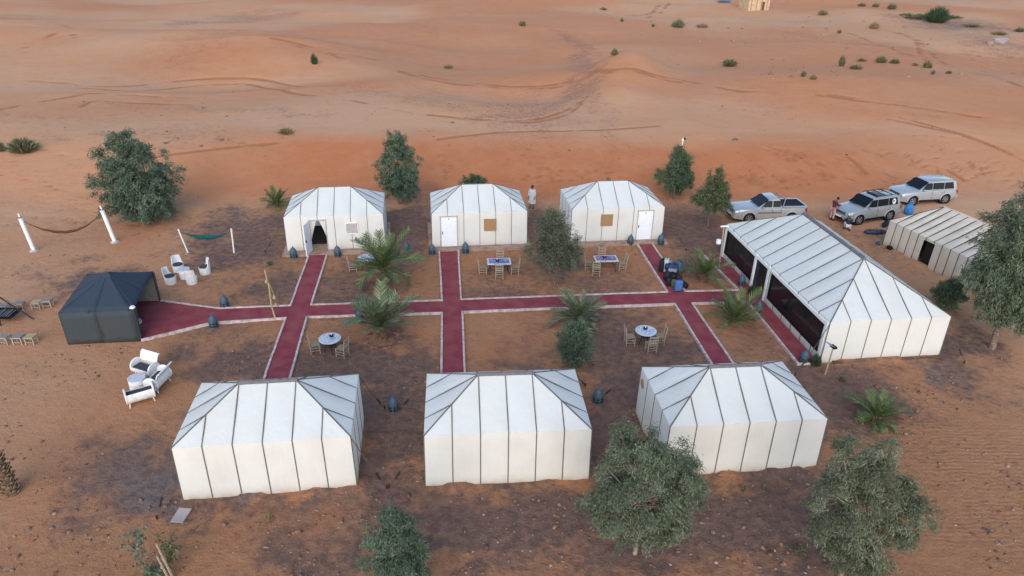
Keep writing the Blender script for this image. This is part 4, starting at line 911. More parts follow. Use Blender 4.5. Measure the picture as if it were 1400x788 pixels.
# ------------------------------------------------------------------ vehicles
def vehicle(name, label, cat, loc, heading, paint, kind, lower=None, rack=False, pitch=0.):
    t = thing(name, label, cat, loc, heading); t.rotation_euler = (0, pitch, heading)
    pick = kind == 'pickup'; Lh = 2.62 if pick else 2.40; W = .92 if pick else .94
    st = [(Lh, .50, .78, .66), (Lh-.06, .40, .93, .83), (Lh-.30, .34, 1.02, .92), (1.2, .32, 1.09, W), (.88, .31, 1.13, W), (-.9, .31, 1.13, W), (-1.95, .32, 1.13, W), (-Lh+.12, .36, 1.12, W-.03), (-Lh, .48, 1.04, W-.12)]
    def sec(x, zb, zt, hw): 
        h = [(0, zb), (hw*.86, zb), (hw*.97, zb+.10), (hw*1.0, zb+(zt-zb)*.45), (hw*.985, zb+(zt-zb)*.72), (hw*.95, zt-.06), (hw*.86, zt), (hw*.45, zt+.02)]
        r_ = [Vector((x, y, z)) for y, z in h]+[Vector((x, 0, zt+.025))]+[Vector((x, -y, z)) for y, z in reversed(h[1:])]
        return r_
    q = MB(); q.loft([sec(*s_) for s_ in st]); body = q.build('body', paint, t, 35)
    # greenhouse
    xe = -.72 if pick else -2.28; ze = 1.78 if not pick else 1.74
    g = [(.98, 1.12, .84, .84), (.62, 1.355, .83, .77), (.18, ze-.07, .83, .70), (0, ze-.02, .83, .685), (-.9 if not pick else -.4, ze+.02, .83, .69), (xe+.22, ze-.03, .83, .68), (xe+.1, ze-.12, .83, .70), (xe, 1.12, .83, .80)]
    lo = []
    for x, zt, hb, ht in g:
        pr = [(0, 1.06), (hb, 1.08), (ht+(hb-ht)*.12, max(1.10, zt-.06)), (ht-.06, max(1.11, zt-.005)), (0, zt+.025)]
        lo.append([Vector((x, y, z)) for y, z in pr]+[Vector((x, -y, z)) for y, z in reversed(pr[1:-1])])
    q = MB(); q.loft(lo); q.build('cabin', paint, t, 40)
    def pane(name, pts, m=M['autoglass'], par=t):
        pts = [Vector(p) for p in pts]; n = (pts[1]-pts[0]).cross(pts[3]-pts[0]).normalized()
        c = sum(pts, Vector())/len(pts)
        if n.dot(c-Vector((c.x*.6, 0, .9))) < 0: n = -n
        q = MB(); q.sheet([p-n*.012 for p in pts], .026 if name != 'windscreen' else .062, n); return q.build(name, m, par)
    pane('windscreen', [(.93, -.74, 1.185), (.93, .74, 1.185), (.22, .635, ze-.10), (.22, -.635, ze-.10)])
    if pick: pane('rear_window', [(xe+.0, .66, 1.2), (xe+.0, -.66, 1.2), (xe+.09, -.6, ze-.2), (xe+.09, .6, ze-.2)])
    else: pane('rear_window', [(xe-.005, .68, 1.22), (xe-.005, -.68, 1.22), (xe+.085, -.62, ze-.2), (xe+.085, .62, ze-.2)])
    xs = [(.72, .36, -.02), (-.09, None, -.64)] if pick else [(.72, .36, -.10), (-.17, None, -1.12), (-1.19, None, -2.02)]
    for sy in (-1, 1):
        for k, (x0, xt, x1) in enumerate(xs):
            yb, yt, zb, zt = .825, .715, 1.17, ze-.13
            yy = lambda z: (yb+.012+(yt-yb)*(z-1.12)/(zt-1.12))*sy
            xa = xt if xt is not None else x0; last = k == len(xs)-1
            xb = x1+.14 if last and not pick else x1
            wn = pane('side_window', [(x0, yy(zb), zb), (x1, yy(zb), zb), (xb, yy(zt), zt), (xa, yy(zt), zt)])
        q = MB(); q.box((.66, sy*.98, 1.17), (.13, .20, .15)); o = q.build('mirror', paint, t); bv = o.modifiers.new('round', 'BEVEL'); bv.width = .04; bv.segments = 2
        for x in (-.14, -1.15) if not pick else (-.05, -.70):
            q = MB(); q.box((x, sy*(W-.005), .76), (.014, .012, .60)); q.build('door_gap', M['black'], t)
        for x in (.05, -.95) if not pick else (.13, -.55):
            q = MB(); q.box((x, sy*(W+.002), .95), (.17, .03, .035)); q.build('handle', paint, t)
        q = MB(); q.box((-.05, sy*(W-.02), .36), (2.0, .12, .09)); q.build('side_step', M['black'] if not lower else lower, t)
        if lower:
            q = MB(); q.box((-.05, sy*(W-.03), .58), (1.9, .075, .34)); q.build('side_cladding', lower, t)
        hl = MB(); hl.sheet([(Lh-.10, sy*.58, .76), (Lh-.30, sy*.90, .80), (Lh-.36, sy*.905, .96), (Lh-.14, sy*.58, .93)], .05, (1, sy*.5, .2)); hl.build('headlight', M['lamp'], t)
        q = MB(); q.box((-Lh+.10, sy*(W-.12), .92), (.14, .16, .26)); q.build('tail_light', M['redlamp'], t)
        for xw in (1.42, -1.40) if not pick else (1.55, -1.50):
            rt = Matrix.Rotation(PI/2, 3, 'X'); rr = .385
            q = MB(); q.lathe([(rr+.085, -.1), (rr+.085, .12), (rr+.05, .13)], 20, (xw, sy*(W-.10), rr), Matrix.Rotation(-sy*PI/2, 3, 'X')); q.build('wheel_arch', M['black'], t, 30)
            a = MB(); n = 14; oy = sy*(W-.01)
            lo = []
            for k in range(n+1):
                th = R(-8+196*k/n); c, s_ = math.cos(th), math.sin(th)
                lo.append([Vector((xw+(rr+d_)*c, oy+sy*dy, rr+(rr+d_)*s_)) for d_, dy in ((.06, -.05), (.06, .055), (.13, .04), (.17, -.05))])
            a.loft(lo); a.build('fender', lower or paint, t, 50)
            wl = bpy.data.objects.new('wheel', None)
            q = MB(); q.lathe([(rr-.12, -.11), (rr-.02, -.115), (rr, -.08), (rr, .08), (rr-.02, .115), (rr-.12, .11)], 22, (0, 0, 0), rt); wl = q.build('wheel', M['tyre'], t, 40, loc=(xw, sy*(W-.085), rr))
            q = MB(); q.lathe([(.255, -.05), (.265, 0), (.255, .112)], 18, (0, 0, 0), Matrix.Rotation(-sy*PI/2, 3, 'X')); rm = q.build('rim', M['black'], wl, 40)
            q = MB()
            for k in range(6):
                th = k*PI/3; q.box((.13*math.cos(th), sy*.115, .13*math.sin(th)), (.22, .02, .065), rot=Matrix.Rotation(-th, 3, 'Y'))
            q.lathe([(.06, .11), (.05, .135)], 10, (0, 0, 0), Matrix.Rotation(-sy*PI/2, 3, 'X'))
            q.lathe([(.27, .10), (.245, .125), (.22, .10)], 20, (0, 0, 0), Matrix.Rotation(-sy*PI/2, 3, 'X'))
            q.build('spoke', M['rim'], wl)
        if not pick:
            q = MB(); q.tube([(.0, sy*.60, ze+.0), (-.1, sy*.60, ze+.07), (-1.9, sy*.60, ze+.06), (-2.0, sy*.60, ze-.02)], .022, 6); q.build('roof_rail', M['black'] if rack else M['rim'], t)
    q = MB(); q.box((Lh-.045, 0, .80), (.09, 1.02, .20)); q.build('grille', M['black'], t)
    for k in range(3):
        q = MB(); q.box((Lh+.0, 0, .74+.06*k), (.03, .98, .018)); q.build('grille_bar', M['rim'], t)
    q = MB(); q.loft([[Vector((Lh-.5+.02, y*.99, z)) for y, z in ((-.93, .34), (.93, .34), (.93, .66), (-.93, .66))], [Vector((Lh-.02, y, z)) for y, z in ((-.80, .38), (.80, .38), (.80, .64), (-.80, .64))], [Vector((Lh+.06, y, z)) for y, z in ((-.62, .42), (.62, .42), (.62, .60), (-.62, .60))]]); q.build('bumper', lower or paint, t, 40)
    q = MB(); q.box((Lh+.055, 0, .43), (.05, .9, .11)); q.build('air_intake', M['black'], t)
    q = MB(); q.box((Lh+.075, 0, .55), (.015, .50, .11)); q.build('number_plate', M['white'], t)
    q = MB(); q.box((-Lh-.02, 0, .50), (.16, 1.72, .22)); q.build('rear_bumper', lower or paint, t)
    q = MB(); q.tube([(.92, .1, 1.18), (1.02, -.55, 1.165)], .012, 4); q.build('wiper', M['black'], t)
    if pick:
        q = MB(); q.box((-1.70, 0, 1.145), (1.62, 1.50, .035)); q.build('bed_liner', M['black'], t)
        for sy in (-1, 1):
            q = MB(); q.box((-1.70, sy*.82, 1.17), (1.74, .12, .09)); q.build('bed_rail', paint, t)
        q = MB(); q.box((-2.55, 0, 1.15), (.10, 1.62, .12)); q.build('tailgate', paint, t)
        q = MB(); q.tube([(-.85, -.78, 1.15), (-.93, -.72, 1.72), (-.93, .72, 1.72), (-.85, .78, 1.15)], .04, 8); q.build('roll_bar', M['rim'], t, 60)
        for sy in (-1, 1):
            q = MB(); q.box((.1, sy*(W+.004), .79), (1.7, .012, .05)); q.build('side_stripe', M['black'], t)
    if rack:
        for x in (-.25, -.85, -1.5):
            q = MB(); q.box((x, 0, ze+.085), (.09, 1.25, .035)); q.build('rack_bar', M['black'], t)
        q = MB(); q.box((-.42, 0, ze+.035), (.62, .86, .02)); q.build('sunroof', M['autoglass'], t)
        q = MB(); sy = 1; pts = []
        for a in range(12): pts.append((-1.62+.17*math.cos(a*PI/6), (.83-.115*((1.40+.20*math.sin(a*PI/6))-1.12)/.53+.034), 1.40+.20*math.sin(a*PI/6)))
        q.sheet(pts, .004, (0, 1, .2)); e_ = q.build('emblem', M['white'], t)
        q = MB(); q.sheet([(-1.58+.07*math.cos(a)*(1+.3*math.sin(3*a)), (.83-.115*((1.42+.09*math.sin(a))-1.12)/.53+.040), 1.42+.09*math.sin(a)) for a in [k*PI/5 for k in range(10)]], .004, (0, 1, .2)); q.build('emblem_mark', M['black'], e_)
    return t
hd = R(185.5); vehicle('pickup_truck', 'silver double cab pickup truck with an open black load bed', 'pickup truck', (17.95, 46.55, H(17.95, 46.55)-.03), hd, M['pearl'], 'pickup', lower=M['beigepaint'])
vehicle('parked_car', 'grey off-road car with a roof rack and a round white emblem on its rear window', 'car', (25.22, 46.95, H(25.2, 46.9)-.03), R(201), M['greysilver'], 'suv', rack=True)
vehicle('parked_car', 'white silver off-road car parked highest on the slope behind the grey one', 'car', (31.3, 50.95, H(31.3, 50.9)-.03), R(192), M['pearl'], 'suv', pitch=0)

# ------------------------------------------------------------------ people
def skinmesh(name, verts, edges, radii, m, parent, sub=2, root=0):
    me_ = bpy.data.meshes.new(name+'_cage'); me_.from_pydata([tuple(v) for v in verts], edges, [])
    o = bpy.data.objects.new(name+'_cage', me_); C.objects.link(o)
    sm = o.modifiers.new('skin', 'SKIN'); sm.use_smooth_shade = True
    for i, r_ in enumerate(radii):
        sv = me_.skin_vertices[0].data[i]; sv.radius = (r_, r_) if not isinstance(r_, tuple) else r_; sv.use_root = (i == root)
    ss = o.modifiers.new('sub', 'SUBSURF'); ss.levels = sub; ss.render_levels = sub
    bpy.context.view_layer.update()
    dg = bpy.context.evaluated_depsgraph_get(); nm = bpy.data.meshes.new_from_object(o.evaluated_get(dg)); nm.name = name
    bpy.data.objects.remove(o); nm.materials.clear(); nm.materials.append(m)
    nm.polygons.foreach_set('use_smooth', [True]*len(nm.polygons))
    return link(name, nm, parent)
def person(label, loc, rz, J, top, trousers, robe=None):
    """J: joint positions in the person's own frame, facing +y"""
    t = thing('person', label, 'person', loc, rz); V = {k: Vector(v) for k, v in J.items()}
    names = ['pelvis', 'waist', 'chest', 'neck', 'head', 'crown']; vs = [V[n] for n in names]; ed = [(i, i+1) for i in range(5)]; rd = [(.13, .11), (.12, .10), (.15, .11), .055, .085, .06]
    def chain(start, pts, rs):
        p = start
        for q_, r_ in zip(pts, rs): vs.append(q_); rd.append(r_); ed.append((p, len(vs)-1)); p = len(vs)-1
        return p
    for s_ in ('l', 'r'):
        chain(0, [V['hip'+s_], V['knee'+s_], V['ankle'+s_], V['toe'+s_]], [.085, .06, .042, .035])
        hand = chain(2, [V['sh'+s_], V['elbow'+s_], V['wrist'+s_]], [.06, .042, .030])
        fd = (V['wrist'+s_]-V['elbow'+s_]).normalized(); pl = V['wrist'+s_]+fd*.08; vs.append(pl); rd.append((.036, .018)); ed.append((hand, len(vs)-1)); pi_ = len(vs)-1
        sd = fd.cross(Vector((0, 1, .3))).normalized()
        for k, (o_, ln) in enumerate(((-.03, .075), (-.01, .09), (.01, .085), (.03, .065))): chain(pi_, [pl+fd*.03+sd*o_, pl+fd*(.03+ln)+sd*o_*1.2+Vector((0, .02, 0))], [.009, .007])
        chain(pi_, [pl-fd*.02+sd*.05, pl+fd*.03+sd*.075], [.011, .008])
    skinmesh('body', vs, ed, rd, M['skin'], t)
    hd_ = V['head']; fwd = V.get('look', Vector((0, 1, 0))).normalized(); upv = (V['crown']-V['neck']).normalized(); sdv = fwd.cross(upv).normalized()
    q = MB(); q.lathe([(.05, -.02), (.098, .02), (.104, .07), (.085, .12), (.03, .15)], 10, m=Matrix((sdv, fwd, upv)).transposed()); q.build('hair', M['hair'], t, 60, loc=hd_-fwd*.015)
    f_ = MB()
    for s_ in (-1, 1): f_.lathe([(.004, 0), (.012, .004), (.004, .01)], 6, hd_+fwd*.085+sdv*.033*s_+upv*.015)
    f_.build('eyes', M['black'], t)
    q = MB(); q.tube([hd_+fwd*.085+upv*.01, hd_+fwd*.11-upv*.02], [.009, .014], 6); q.build('nose', M['skin'], t, 60)
    q = MB()
    for s_ in (-1, 1): q.lathe([(.01, -.03), (.022, 0), (.01, .03)], 6, hd_+sdv*.088*s_)
    q.build('ears', M['skin'], t, 60)
    g = [V['pelvis'], V['waist'], V['chest'], V['chest']*.45+V['neck']*.55]; ge = [(0, 1), (1, 2), (2, 3)]; gr = [(.155, .13), (.145, .125), (.17, .13), .09]
    for s_ in ('l', 'r'):
        g += [V['sh'+s_], V['elbow'+s_], V['elbow'+s_]*.15+V['wrist'+s_]*.85]; n = len(g); ge += [(2, n-3), (n-3, n-2), (n-2, n-1)]; gr += [.08, .062, .055]
    skinmesh('shirt', g, ge, gr, top, t)
    if robe:
        b = V['chest']; vs2 = []; q = MB(); lo = []
        for z, r_ in ((1.40, .14), (1.33, .18), (1.15, .22), (.9, .22), (.62, .24), (.38, .26)): lo.append([Vector((r_*1.12*math.cos(2*PI*k/16)*(1+.04*math.sin(5*k)), r_*.8*math.sin(2*PI*k/16), z)) for k in range(16)])
        q.loft(lo); q.build('robe', robe, t, 60)
    else:
        g = [V['pelvis']]; ge = []; gr = [(.15, .13)]
        for s_ in ('l', 'r'):
            g += [V['hip'+s_], V['knee'+s_], V['knee'+s_]*.12+V['ankle'+s_]*.88]; n = len(g); ge += [(0, n-3), (n-3, n-2), (n-2, n-1)]; gr += [.105, .08, .065]
        skinmesh('trousers', g, ge, gr, trousers, t)
    for s_ in ('l', 'r'):
        a = V['ankle'+s_]; b = V['toe'+s_]; dr = (b-a); dr.z = 0; dr = dr.normalized() if dr.length > .01 else Vector((0, 1, 0))
        q = MB(); q.box((a.x+dr.x*.08, a.y+dr.y*.08, min(a.z, b.z)-.005), (.09, .25, .07), math.atan2(dr.y, dr.x)-PI/2, taper=.8); q.build('shoe', M['black'], t)
    return t
stand = dict(pelvis=(0, 0, .92), waist=(0, .01, 1.08), chest=(0, .0, 1.28), neck=(0, .01, 1.47), head=(0, .03, 1.59), crown=(0, .02, 1.70), hipl=(-.10, 0, .88), kneel=(-.11, .03, .49), anklel=(-.11, 0, .09), toel=(-.12, .15, .04),
    hipr=(.10, 0, .88), kneer=(.11, .06, .49), ankler=(.12, .03, .09), toer=(.13, .18, .04), shl=(-.19, 0, 1.39), elbowl=(-.25, .02, 1.11), wristl=(-.22, .15, .90), shr=(.19, 0, 1.39), elbowr=(.25, .0, 1.11), wristr=(.22, .14, .92))
p = at(727, 284.5); person('person in a long white robe standing between the middle and right far tents', p, R(165), stand, M['robe'], M['robe'], M['robe'])
st2 = dict(stand); st2.update(wristl=(-.10, .33, 1.12), elbowl=(-.25, .10, 1.12), wristr=(.14, .36, 1.15), elbowr=(.26, .11, 1.13), chest=(0, .06, 1.27), neck=(0, .12, 1.45), head=(0, .17, 1.56), crown=(0, .18, 1.67), look=(0, 1, -.4))
p = at(1136, 301); person('person in a maroon top and pink trousers standing at the front of the grey car', p, R(-75), st2, M['maroon'], M['pink'])
cr_ = dict(pelvis=(0, -.18, .36), waist=(0, -.08, .50), chest=(0, .12, .64), neck=(0, .29, .73), head=(0, .40, .76), crown=(0, .50, .80), hipl=(-.11, -.16, .34), kneel=(-.20, .22, .46), anklel=(-.17, -.02, .09), toel=(-.20, .15, .04),
    hipr=(.11, -.16, .34), kneer=(.18, .20, .16), ankler=(.15, -.22, .10), toer=(.15, -.10, .04), shl=(-.18, .18, .70), elbowl=(-.22, .40, .56), wristl=(-.12, .60, .48), shr=(.18, .18, .70), elbowr=(.23, .40, .54), wristr=(.12, .60, .42), look=(0, 1, -.2))
p = at(1158, 314); person('person in navy top and pale trousers crouching at the grey car\'s front wheel', p, R(-20), cr_, M['navy'], M['palepink'])
# things lying about the cars
def roll(name, lab, cat, a, b, r, m, strap=M['black']):
    A, B = at(*a), at(*b); mdl = (A+B)/2; t = thing(name, lab, cat, mdl); d_ = B-A; n = 7
    q = MB(); q.tube([A-mdl+d_*i/n+Vector((0, .05*math.sin(i*1.3), r*.85)) for i in range(n+1)], [r*k for k in (.5, .95, 1.05, .9, 1, .95, .8, .45)], 10); q.build('body', m, t, 60)
    for f in (.25, .7):
        c = A-mdl+d_*f+Vector((0, .05*math.sin(n*f*1.3), r*.85)); q = MB(); dn = d_.normalized(); q.tube([c-dn*.025, c+dn*.025], r*1.07, 10); q.build('strap', strap, t, 60)
    q = MB(); e_ = A-mdl+d_*.45+Vector((0, 0, r*1.8)); q.tube([e_-d_*.12, e_+Vector((0, 0, .07)), e_+d_*.12], .014, 5); q.build('handle', strap, t)
roll('kit_bag', 'long dark blue kit bag lying between the grey car and the old tent', 'bag', (1181, 320), (1212, 320), .17, M['denim'])
roll('kit_bag', 'short dark blue bag lying beside the corner of the old tent', 'bag', (1208, 312), (1213, 306), .18, M['navy'])
roll('kit_bag', 'small black bag on the sand in front of the corner of the old tent', 'bag', (1212, 340), (1220, 342), .12, M['black'])
roll('kit_bag', 'tiny grey bag on the sand left of the old tent corner', 'bag', (1198, 335), (1203, 335), .11, M['denim'])
p = at(1241, 293); t = thing('blue_sack', 'bright blue rounded sack standing behind the rear of the grey car', 'sack', p)
q = MB(); q.loft([[Vector((.33*k*math.cos(2*PI*i/12)*(1+.06*math.sin(i*2.1)), .30*k*math.sin(2*PI*i/12), z)) for i in range(12)] for k, z in ((.7, 0), (1, .15), (1.04, .42), (.85, .66), (.45, .78), (.25, .80))]); q.build('body', M['blue'], t, 60)
q = MB(); q.lathe([(.09, .78), (.12, .84), (.05, .90)], 8); q.build('tied_neck', M['blue'], t, 60)

# ------------------------------------------------------------------ trees and plants
for k_ in ('leaf_blue', 'leaf_grey', 'leaf_dull', 'leaf_green', 'leaf_warm', 'leaf_warm2'):
    t_ = M[k_].node_tree; cr_n = [n for n in t_.nodes if n.type == 'VALTORGB'][0]; gn = [n for n in t_.nodes if n.type == 'NEW_GEOMETRY'][0]
    an = t_.nodes.new('ShaderNodeAttribute'); an.attribute_name = 'tone'; mx_ = t_.nodes.new('ShaderNodeMix'); mx_.inputs[0].default_value = .6
    t_.links.new(gn.outputs['Random Per Island'], mx_.inputs[2]); t_.links.new(an.outputs['Fac'], mx_.inputs[3]); t_.links.new(mx_.outputs[0], cr_n.inputs[0])
def unit(a): return a/np.maximum(np.linalg.norm(a, axis=-1, keepdims=True), 1e-9)
def leafmesh(name, cen, dirs, ln, wd, tone, m):
    n = len(cen); side = unit(np.cross(dirs, RNG.normal(size=(n, 3))))
    L_ = (ln*RNG.uniform(.6, 1.3, n))[:, None]; W_ = (wd*RNG.uniform(.7, 1.3, n))[:, None]
    b = cen-dirs*L_/2; tip = cen+dirs*L_/2-np.array([0, 0, 1])*L_*.12; mp = cen-dirs*L_*.05
    V = np.stack([b, mp+side*W_/2, tip, mp-side*W_/2], 1).reshape(-1, 3); F = np.arange(4*n).reshape(n, 4)
    me_ = npmesh(name, V, F, m); a = me_.attributes.new('tone', 'FLOAT', 'POINT'); a.data.foreach_set('value', np.repeat(tone, 4).astype(np.float32)); return me_
def tree(name, label, px, py, lobes, n_clump, n_leaf, ln, wd, m, trunk_h, trunk_r, bark, group=None, cat='tree', droop=.35, cr=.2, stems=1, pos=None, limbs=14, lift=0., spray=1., clear=0.):
    """lobes: (x, y, z, rx, ry, rz, share) ellipsoids that make up the crown"""
    p = pos or at(px, py); t = thing(name, label, cat, p, 0, group)
    tot = sum(l[6] for l in lobes); cs = []; dn = []; cl = []
    for (x, y, z, rx, ry, rz, sh) in lobes:
        n = int(n_clump*sh/tot); d_ = unit(RNG.normal(size=(n, 3))); f = .30+.70*RNG.random(n)**.55
        lump = 1+.42*(fbm(d_[:, 0]*2.1+x*3+9, d_[:, 2]*2.1+d_[:, 1]*1.7+z, int(x*7+y*5) % 50, 3)-.5)*2
        c = np.array([x, y, z])+d_*np.array([rx, ry, rz])*(f*lump)[:, None]
        if clear:      # open gaps through the crown
            keep = np.abs(fbm(c[:, 0]*1.3+5, c[:, 2]*1.3+c[:, 1]*.6, 7, 2)-.5) > clear*.35; c = c[keep]; d_ = d_[keep]
        cs.append(c); dn.append(d_)
    cs = np.concatenate(cs); dn = np.concatenate(dn); cs[:, 2] = np.maximum(cs[:, 2], .12)
    tone = RNG.random(len(cs))
    k = np.repeat(np.arange(len(cs)), n_leaf); n = len(k)
    sp = unit(dn*.8+RNG.normal(size=dn.shape)*.5+np.array([0, 0, -droop+lift]))       # each clump is a spray
    s_ = RNG.uniform(-1, 1, n)[:, None]
    cen = cs[k]+sp[k]*s_*cr*(1.15 if clear else 1.4)*spray+RNG.normal(size=(n, 3))*cr*.55
    cen[:, 2] = np.maximum(cen[:, 2], .03)
    dirs = unit(sp[k]*.7+dn[k]*.3+RNG.normal(size=(n, 3))*(.95 if clear else .7)+np.array([0, 0, -droop+lift]))
    link('crown', leafmesh('crown', cen, dirs, ln, wd, np.clip(tone[k]+RNG.normal(size=n)*.1, 0, 1), m), t)
    q = MB(); top = np.average(cs, axis=0)
    for s in range(stems):
        a = 2*PI*s/max(stems, 1)+.5; o_ = Vector((.10*math.cos(a), .10*math.sin(a), 0))*(stems > 1); bend = Vector((random.uniform(-.15, .15), random.uniform(-.1, .1), 0))
        e_ = Vector((top[0]*.8, top[1]*.8, trunk_h))+o_*4
        q.tube([o_-Vector((0, 0, .15)), o_+Vector((0, 0, .02)), o_+e_*.35+bend, e_*.7+o_*.3+bend*.6, e_], [trunk_r*1.5, trunk_r*1.1, trunk_r*.85, trunk_r*.7, trunk_r*.5], 8, True)
    tr = q.build('trunk', bark, t, 60)
    q = MB(); e_ = Vector((top[0]*.8, top[1]*.8, trunk_h))
    for i in RNG.choice(len(cs), min(limbs, len(cs)), replace=False):
        b = Vector(cs[i]); a = e_*random.uniform(.55, 1.) ; md = a.lerp(b, .5)+Vector((random.uniform(-.15, .15), random.uniform(-.15, .15), .12))
        q.tube([a, md, b], [trunk_r*.45, trunk_r*.3, trunk_r*.12], 5, False)
        for _ in range(2):
            j = int(RNG.integers(len(cs))); c = Vector(cs[j])
            if (c-md).length < 1.4: q.tube([md, md.lerp(c, .5)+Vector((0, 0, .06)), c], [trunk_r*.2, trunk_r*.14, trunk_r*.07], 4, False)
    q.build('branch', bark, tr, 60)
    return t
tree('round_tree', 'large round dense green tree at the left, behind the thick hammock posts', 203, 301, [(-.1, 0, 2.6, 2.55, 2.4, 2.4, 7), (-1.1, .2, 4.2, 1.3, 1.3, 1.4, 2), (.9, .2, 2.2, 1.7, 1.5, 1.7, 2.4), (-.9, .6, 5.4, .8, .7, .7, .5), (.1, .3, 4.6, 1.0, .9, .9, 1), (-.2, -.3, 1.2, 2.1, 1.9, 1.1, 2)], 560, 85, .22, .045, M['leaf_blue'], 2.2, .12, M['bark'], droop=.3, cr=.21, stems=3)
tree('tall_tree', 'tall egg shaped grey green tree between the left and middle far tents', 548, 279, [(0, 0, 2.7, 1.45, 1.3, 2.1, 5), (0, .1, 4.3, .8, .75, 1.0, 1.3), (.1, -.1, 1.6, 1.5, 1.4, 1.2, 2)], 300, 80, .19, .04, M['leaf_blue'], 2.4, .09, M['bark'], droop=.35, cr=.17, stems=2)
tree('bare_tree', 'thin dull olive tree with loose crown and pale stem in the courtyard', 758, 391, [(0, 0, 2.2, 1.45, 1.3, 1.25, 5), (-.2, .1, 3.4, .95, .9, 1.0, 2.4), (.75, .0, 1.8, .8, .8, .8, 1.5), (-.3, .1, 4.3, .4, .4, .5, .4)], 330, 70, .15, .030, M['leaf_dull'], 2.3, .05, M['bark'], droop=.1, cr=.18, limbs=40, lift=.2)
tree('tall_tree', 'dark green pointed tree on the dune foot right of the far tents', 921, 272, [(0, 0, 1.8, 1.35, 1.2, 1.2, 4), (.1, 0, 2.9, .8, .8, .9, 1.6), (.05, 0, 3.6, .4, .4, .5, .5)], 240, 66, .19, .042, M['leaf_green'], 1.8, .07, M['bark'], droop=.25, cr=.17, stems=3)
tree('leaning_tree', 'mixed green tree with a thin bare stem, left of the pickup truck', 968, 309, [(0, 0, 2.1, 1.2, 1.1, 1.0, 4), (.1, 0, 3.1, .8, .75, .8, 1.8), (-.65, 0, 1.9, .6, .6, .7, 1.2), (.65, 0, 1.7, .7, .65, .6, 1.2), (.15, 0, 3.9, .35, .35, .4, .3)], 230, 62, .18, .04, M['leaf_warm'], 2.0, .055, M['bark'], droop=.25, cr=.17)
tree('roadside_tree', 'big grey green tree at the right edge, hiding the end of the old tent', 1356, 476, [(.6, .4, 7.3, 1.9, 1.7, 1.7, 3.2), (-.9, 0, 5.9, 1.6, 1.4, 1.4, 3.2), (1.3, .2, 5.1, 1.9, 1.6, 1.7, 3), (-.5, -.2, 4.1, 1.8, 1.5, 1.3, 3.2), (-1.5, -.1, 4.3, 1.15, 1.1, 1.1, 2.2), (.8, -.2, 2.7, 1.8, 1.4, 1.0, 2.6), (-1.0, -.3, 3.0, 1.1, .9, .8, 1.8), (1.2, .5, 8.8, 1.0, .9, .9, 1), (.2, -.3, 2.0, 1.5, 1.2, .6, 1.2)], 840, 84, .21, .038, M['leaf_grey'], 4.2, .15, M['bark'], droop=.35, cr=.20, limbs=46)
tree('front_tree', 'broad grey green tree in front of the gap between the middle and right near tents', 868, 757, [(0, 0, 2.7, 1.55, 1.4, 1.4, 5), (-.3, .2, 4.1, 1.1, 1.0, .95, 2.5), (1.1, .1, 3.0, .95, 1.0, 1.2, 2.2), (-1.0, 0, 2.0, .9, .8, .7, 1.5), (.9, 0, 1.6, 1.0, .9, .6, 1.6), (.5, 0, 3.9, .6, .6, .5, .8), (.35, -.1, 1.0, .9, .8, .5, .7), (-.7, -.1, 1.15, .6, .6, .4, .5)], 500, 150, .135, .024, M['leaf_grey'], 2.6, .075, M['palebark'], group=None, droop=.38, cr=.165, limbs=60, clear=.16)
tree('front_tree', 'wide loose grey green tree at the lower right, before the right near tent', 1148, 792, [(-.3, 0, 3.2, 1.1, 1.1, 1.3, 4), (-.15, .2, 4.7, .9, .8, .9, 2.2), (1.15, .1, 2.9, .9, .95, 1.05, 2.8), (-.85, 0, 3.4, .65, .65, .7, 1), (.1, -.1, 1.7, 1.0, .9, .8, 2), (.9, .0, 2.0, .7, .7, .5, 1), (-1.1, 0, 2.2, .5, .5, .35, .4), (.2, -.1, .95, .8, .7, .45, .7)], 470, 150, .135, .024, M['leaf_warm2'], 3.0, .085, M['palebark'], droop=.36, cr=.17, limbs=60, clear=.2)
tree('front_bush', 'dense blue green young tree cut by the bottom edge, left of centre', 546, 812, [(0, 0, 1.5, .9, .85, 1.1, 4), (0, 0, 2.6, .6, .55, .75, 1.6), (.2, 0, .9, .9, .85, .7, 1.5)], 240, 120, .15, .024, M['leaf_blue'], 1.8, .05, M['bark'], droop=.3, cr=.14, limbs=30, stems=2)
tree('oleander_bush', 'upright leafy green bush behind the middle near tent, below the palm', 785, 503, [(0, 0, 1.15, .8, .75, .9, 4), (-.3, 0, 1.9, .35, .35, .4, .6), (.2, .1, 1.95, .35, .35, .45, .6)], 190, 70, .17, .03, M['leaf_blue'], 1.0, .03, M['bark'], cat='bush', droop=0, lift=.75, cr=.13, stems=4, limbs=14, spray=1.2)
tree('roadside_bush', 'small dark green bush at the foot of the old tent, left of the big tree', 1292, 421, [(0, 0, .8, .75, .65, .75, 3), (.1, 0, 1.4, .4, .4, .35, .8)], 120, 60, .16, .035, M['leaf_green'], .7, .03, M['bark'], cat='bush', droop=.2, cr=.14, stems=3, limbs=8)
tree('hidden_bush', 'round green bush top showing behind the roof of the middle far tent', 638, 262, [(0, 0, 1.2, 1.0, .8, 1.0, 3)], 110, 50, .2, .05, M['leaf_green'], .7, .04, M['bark'], cat='bush', droop=.2, cr=.15, stems=3, limbs=6, pos=Vector((-2.9, 48.3, H(-2.9, 48.3))))
def sapling(label, px, py, h, r, m, lean=(0, 0)):
    tree('sapling', label, px, py, [(lean[0], lean[1], h*.75, r, r*.8, h*.30, 2), (lean[0]*.6, lean[1]*.6, h*.35, r*.7, r*.6, h*.25, 1)], 16, 13, .13, .075, m, h*.8, .014, M['bark'], cat='sapling', droop=.2, cr=.12, limbs=9)
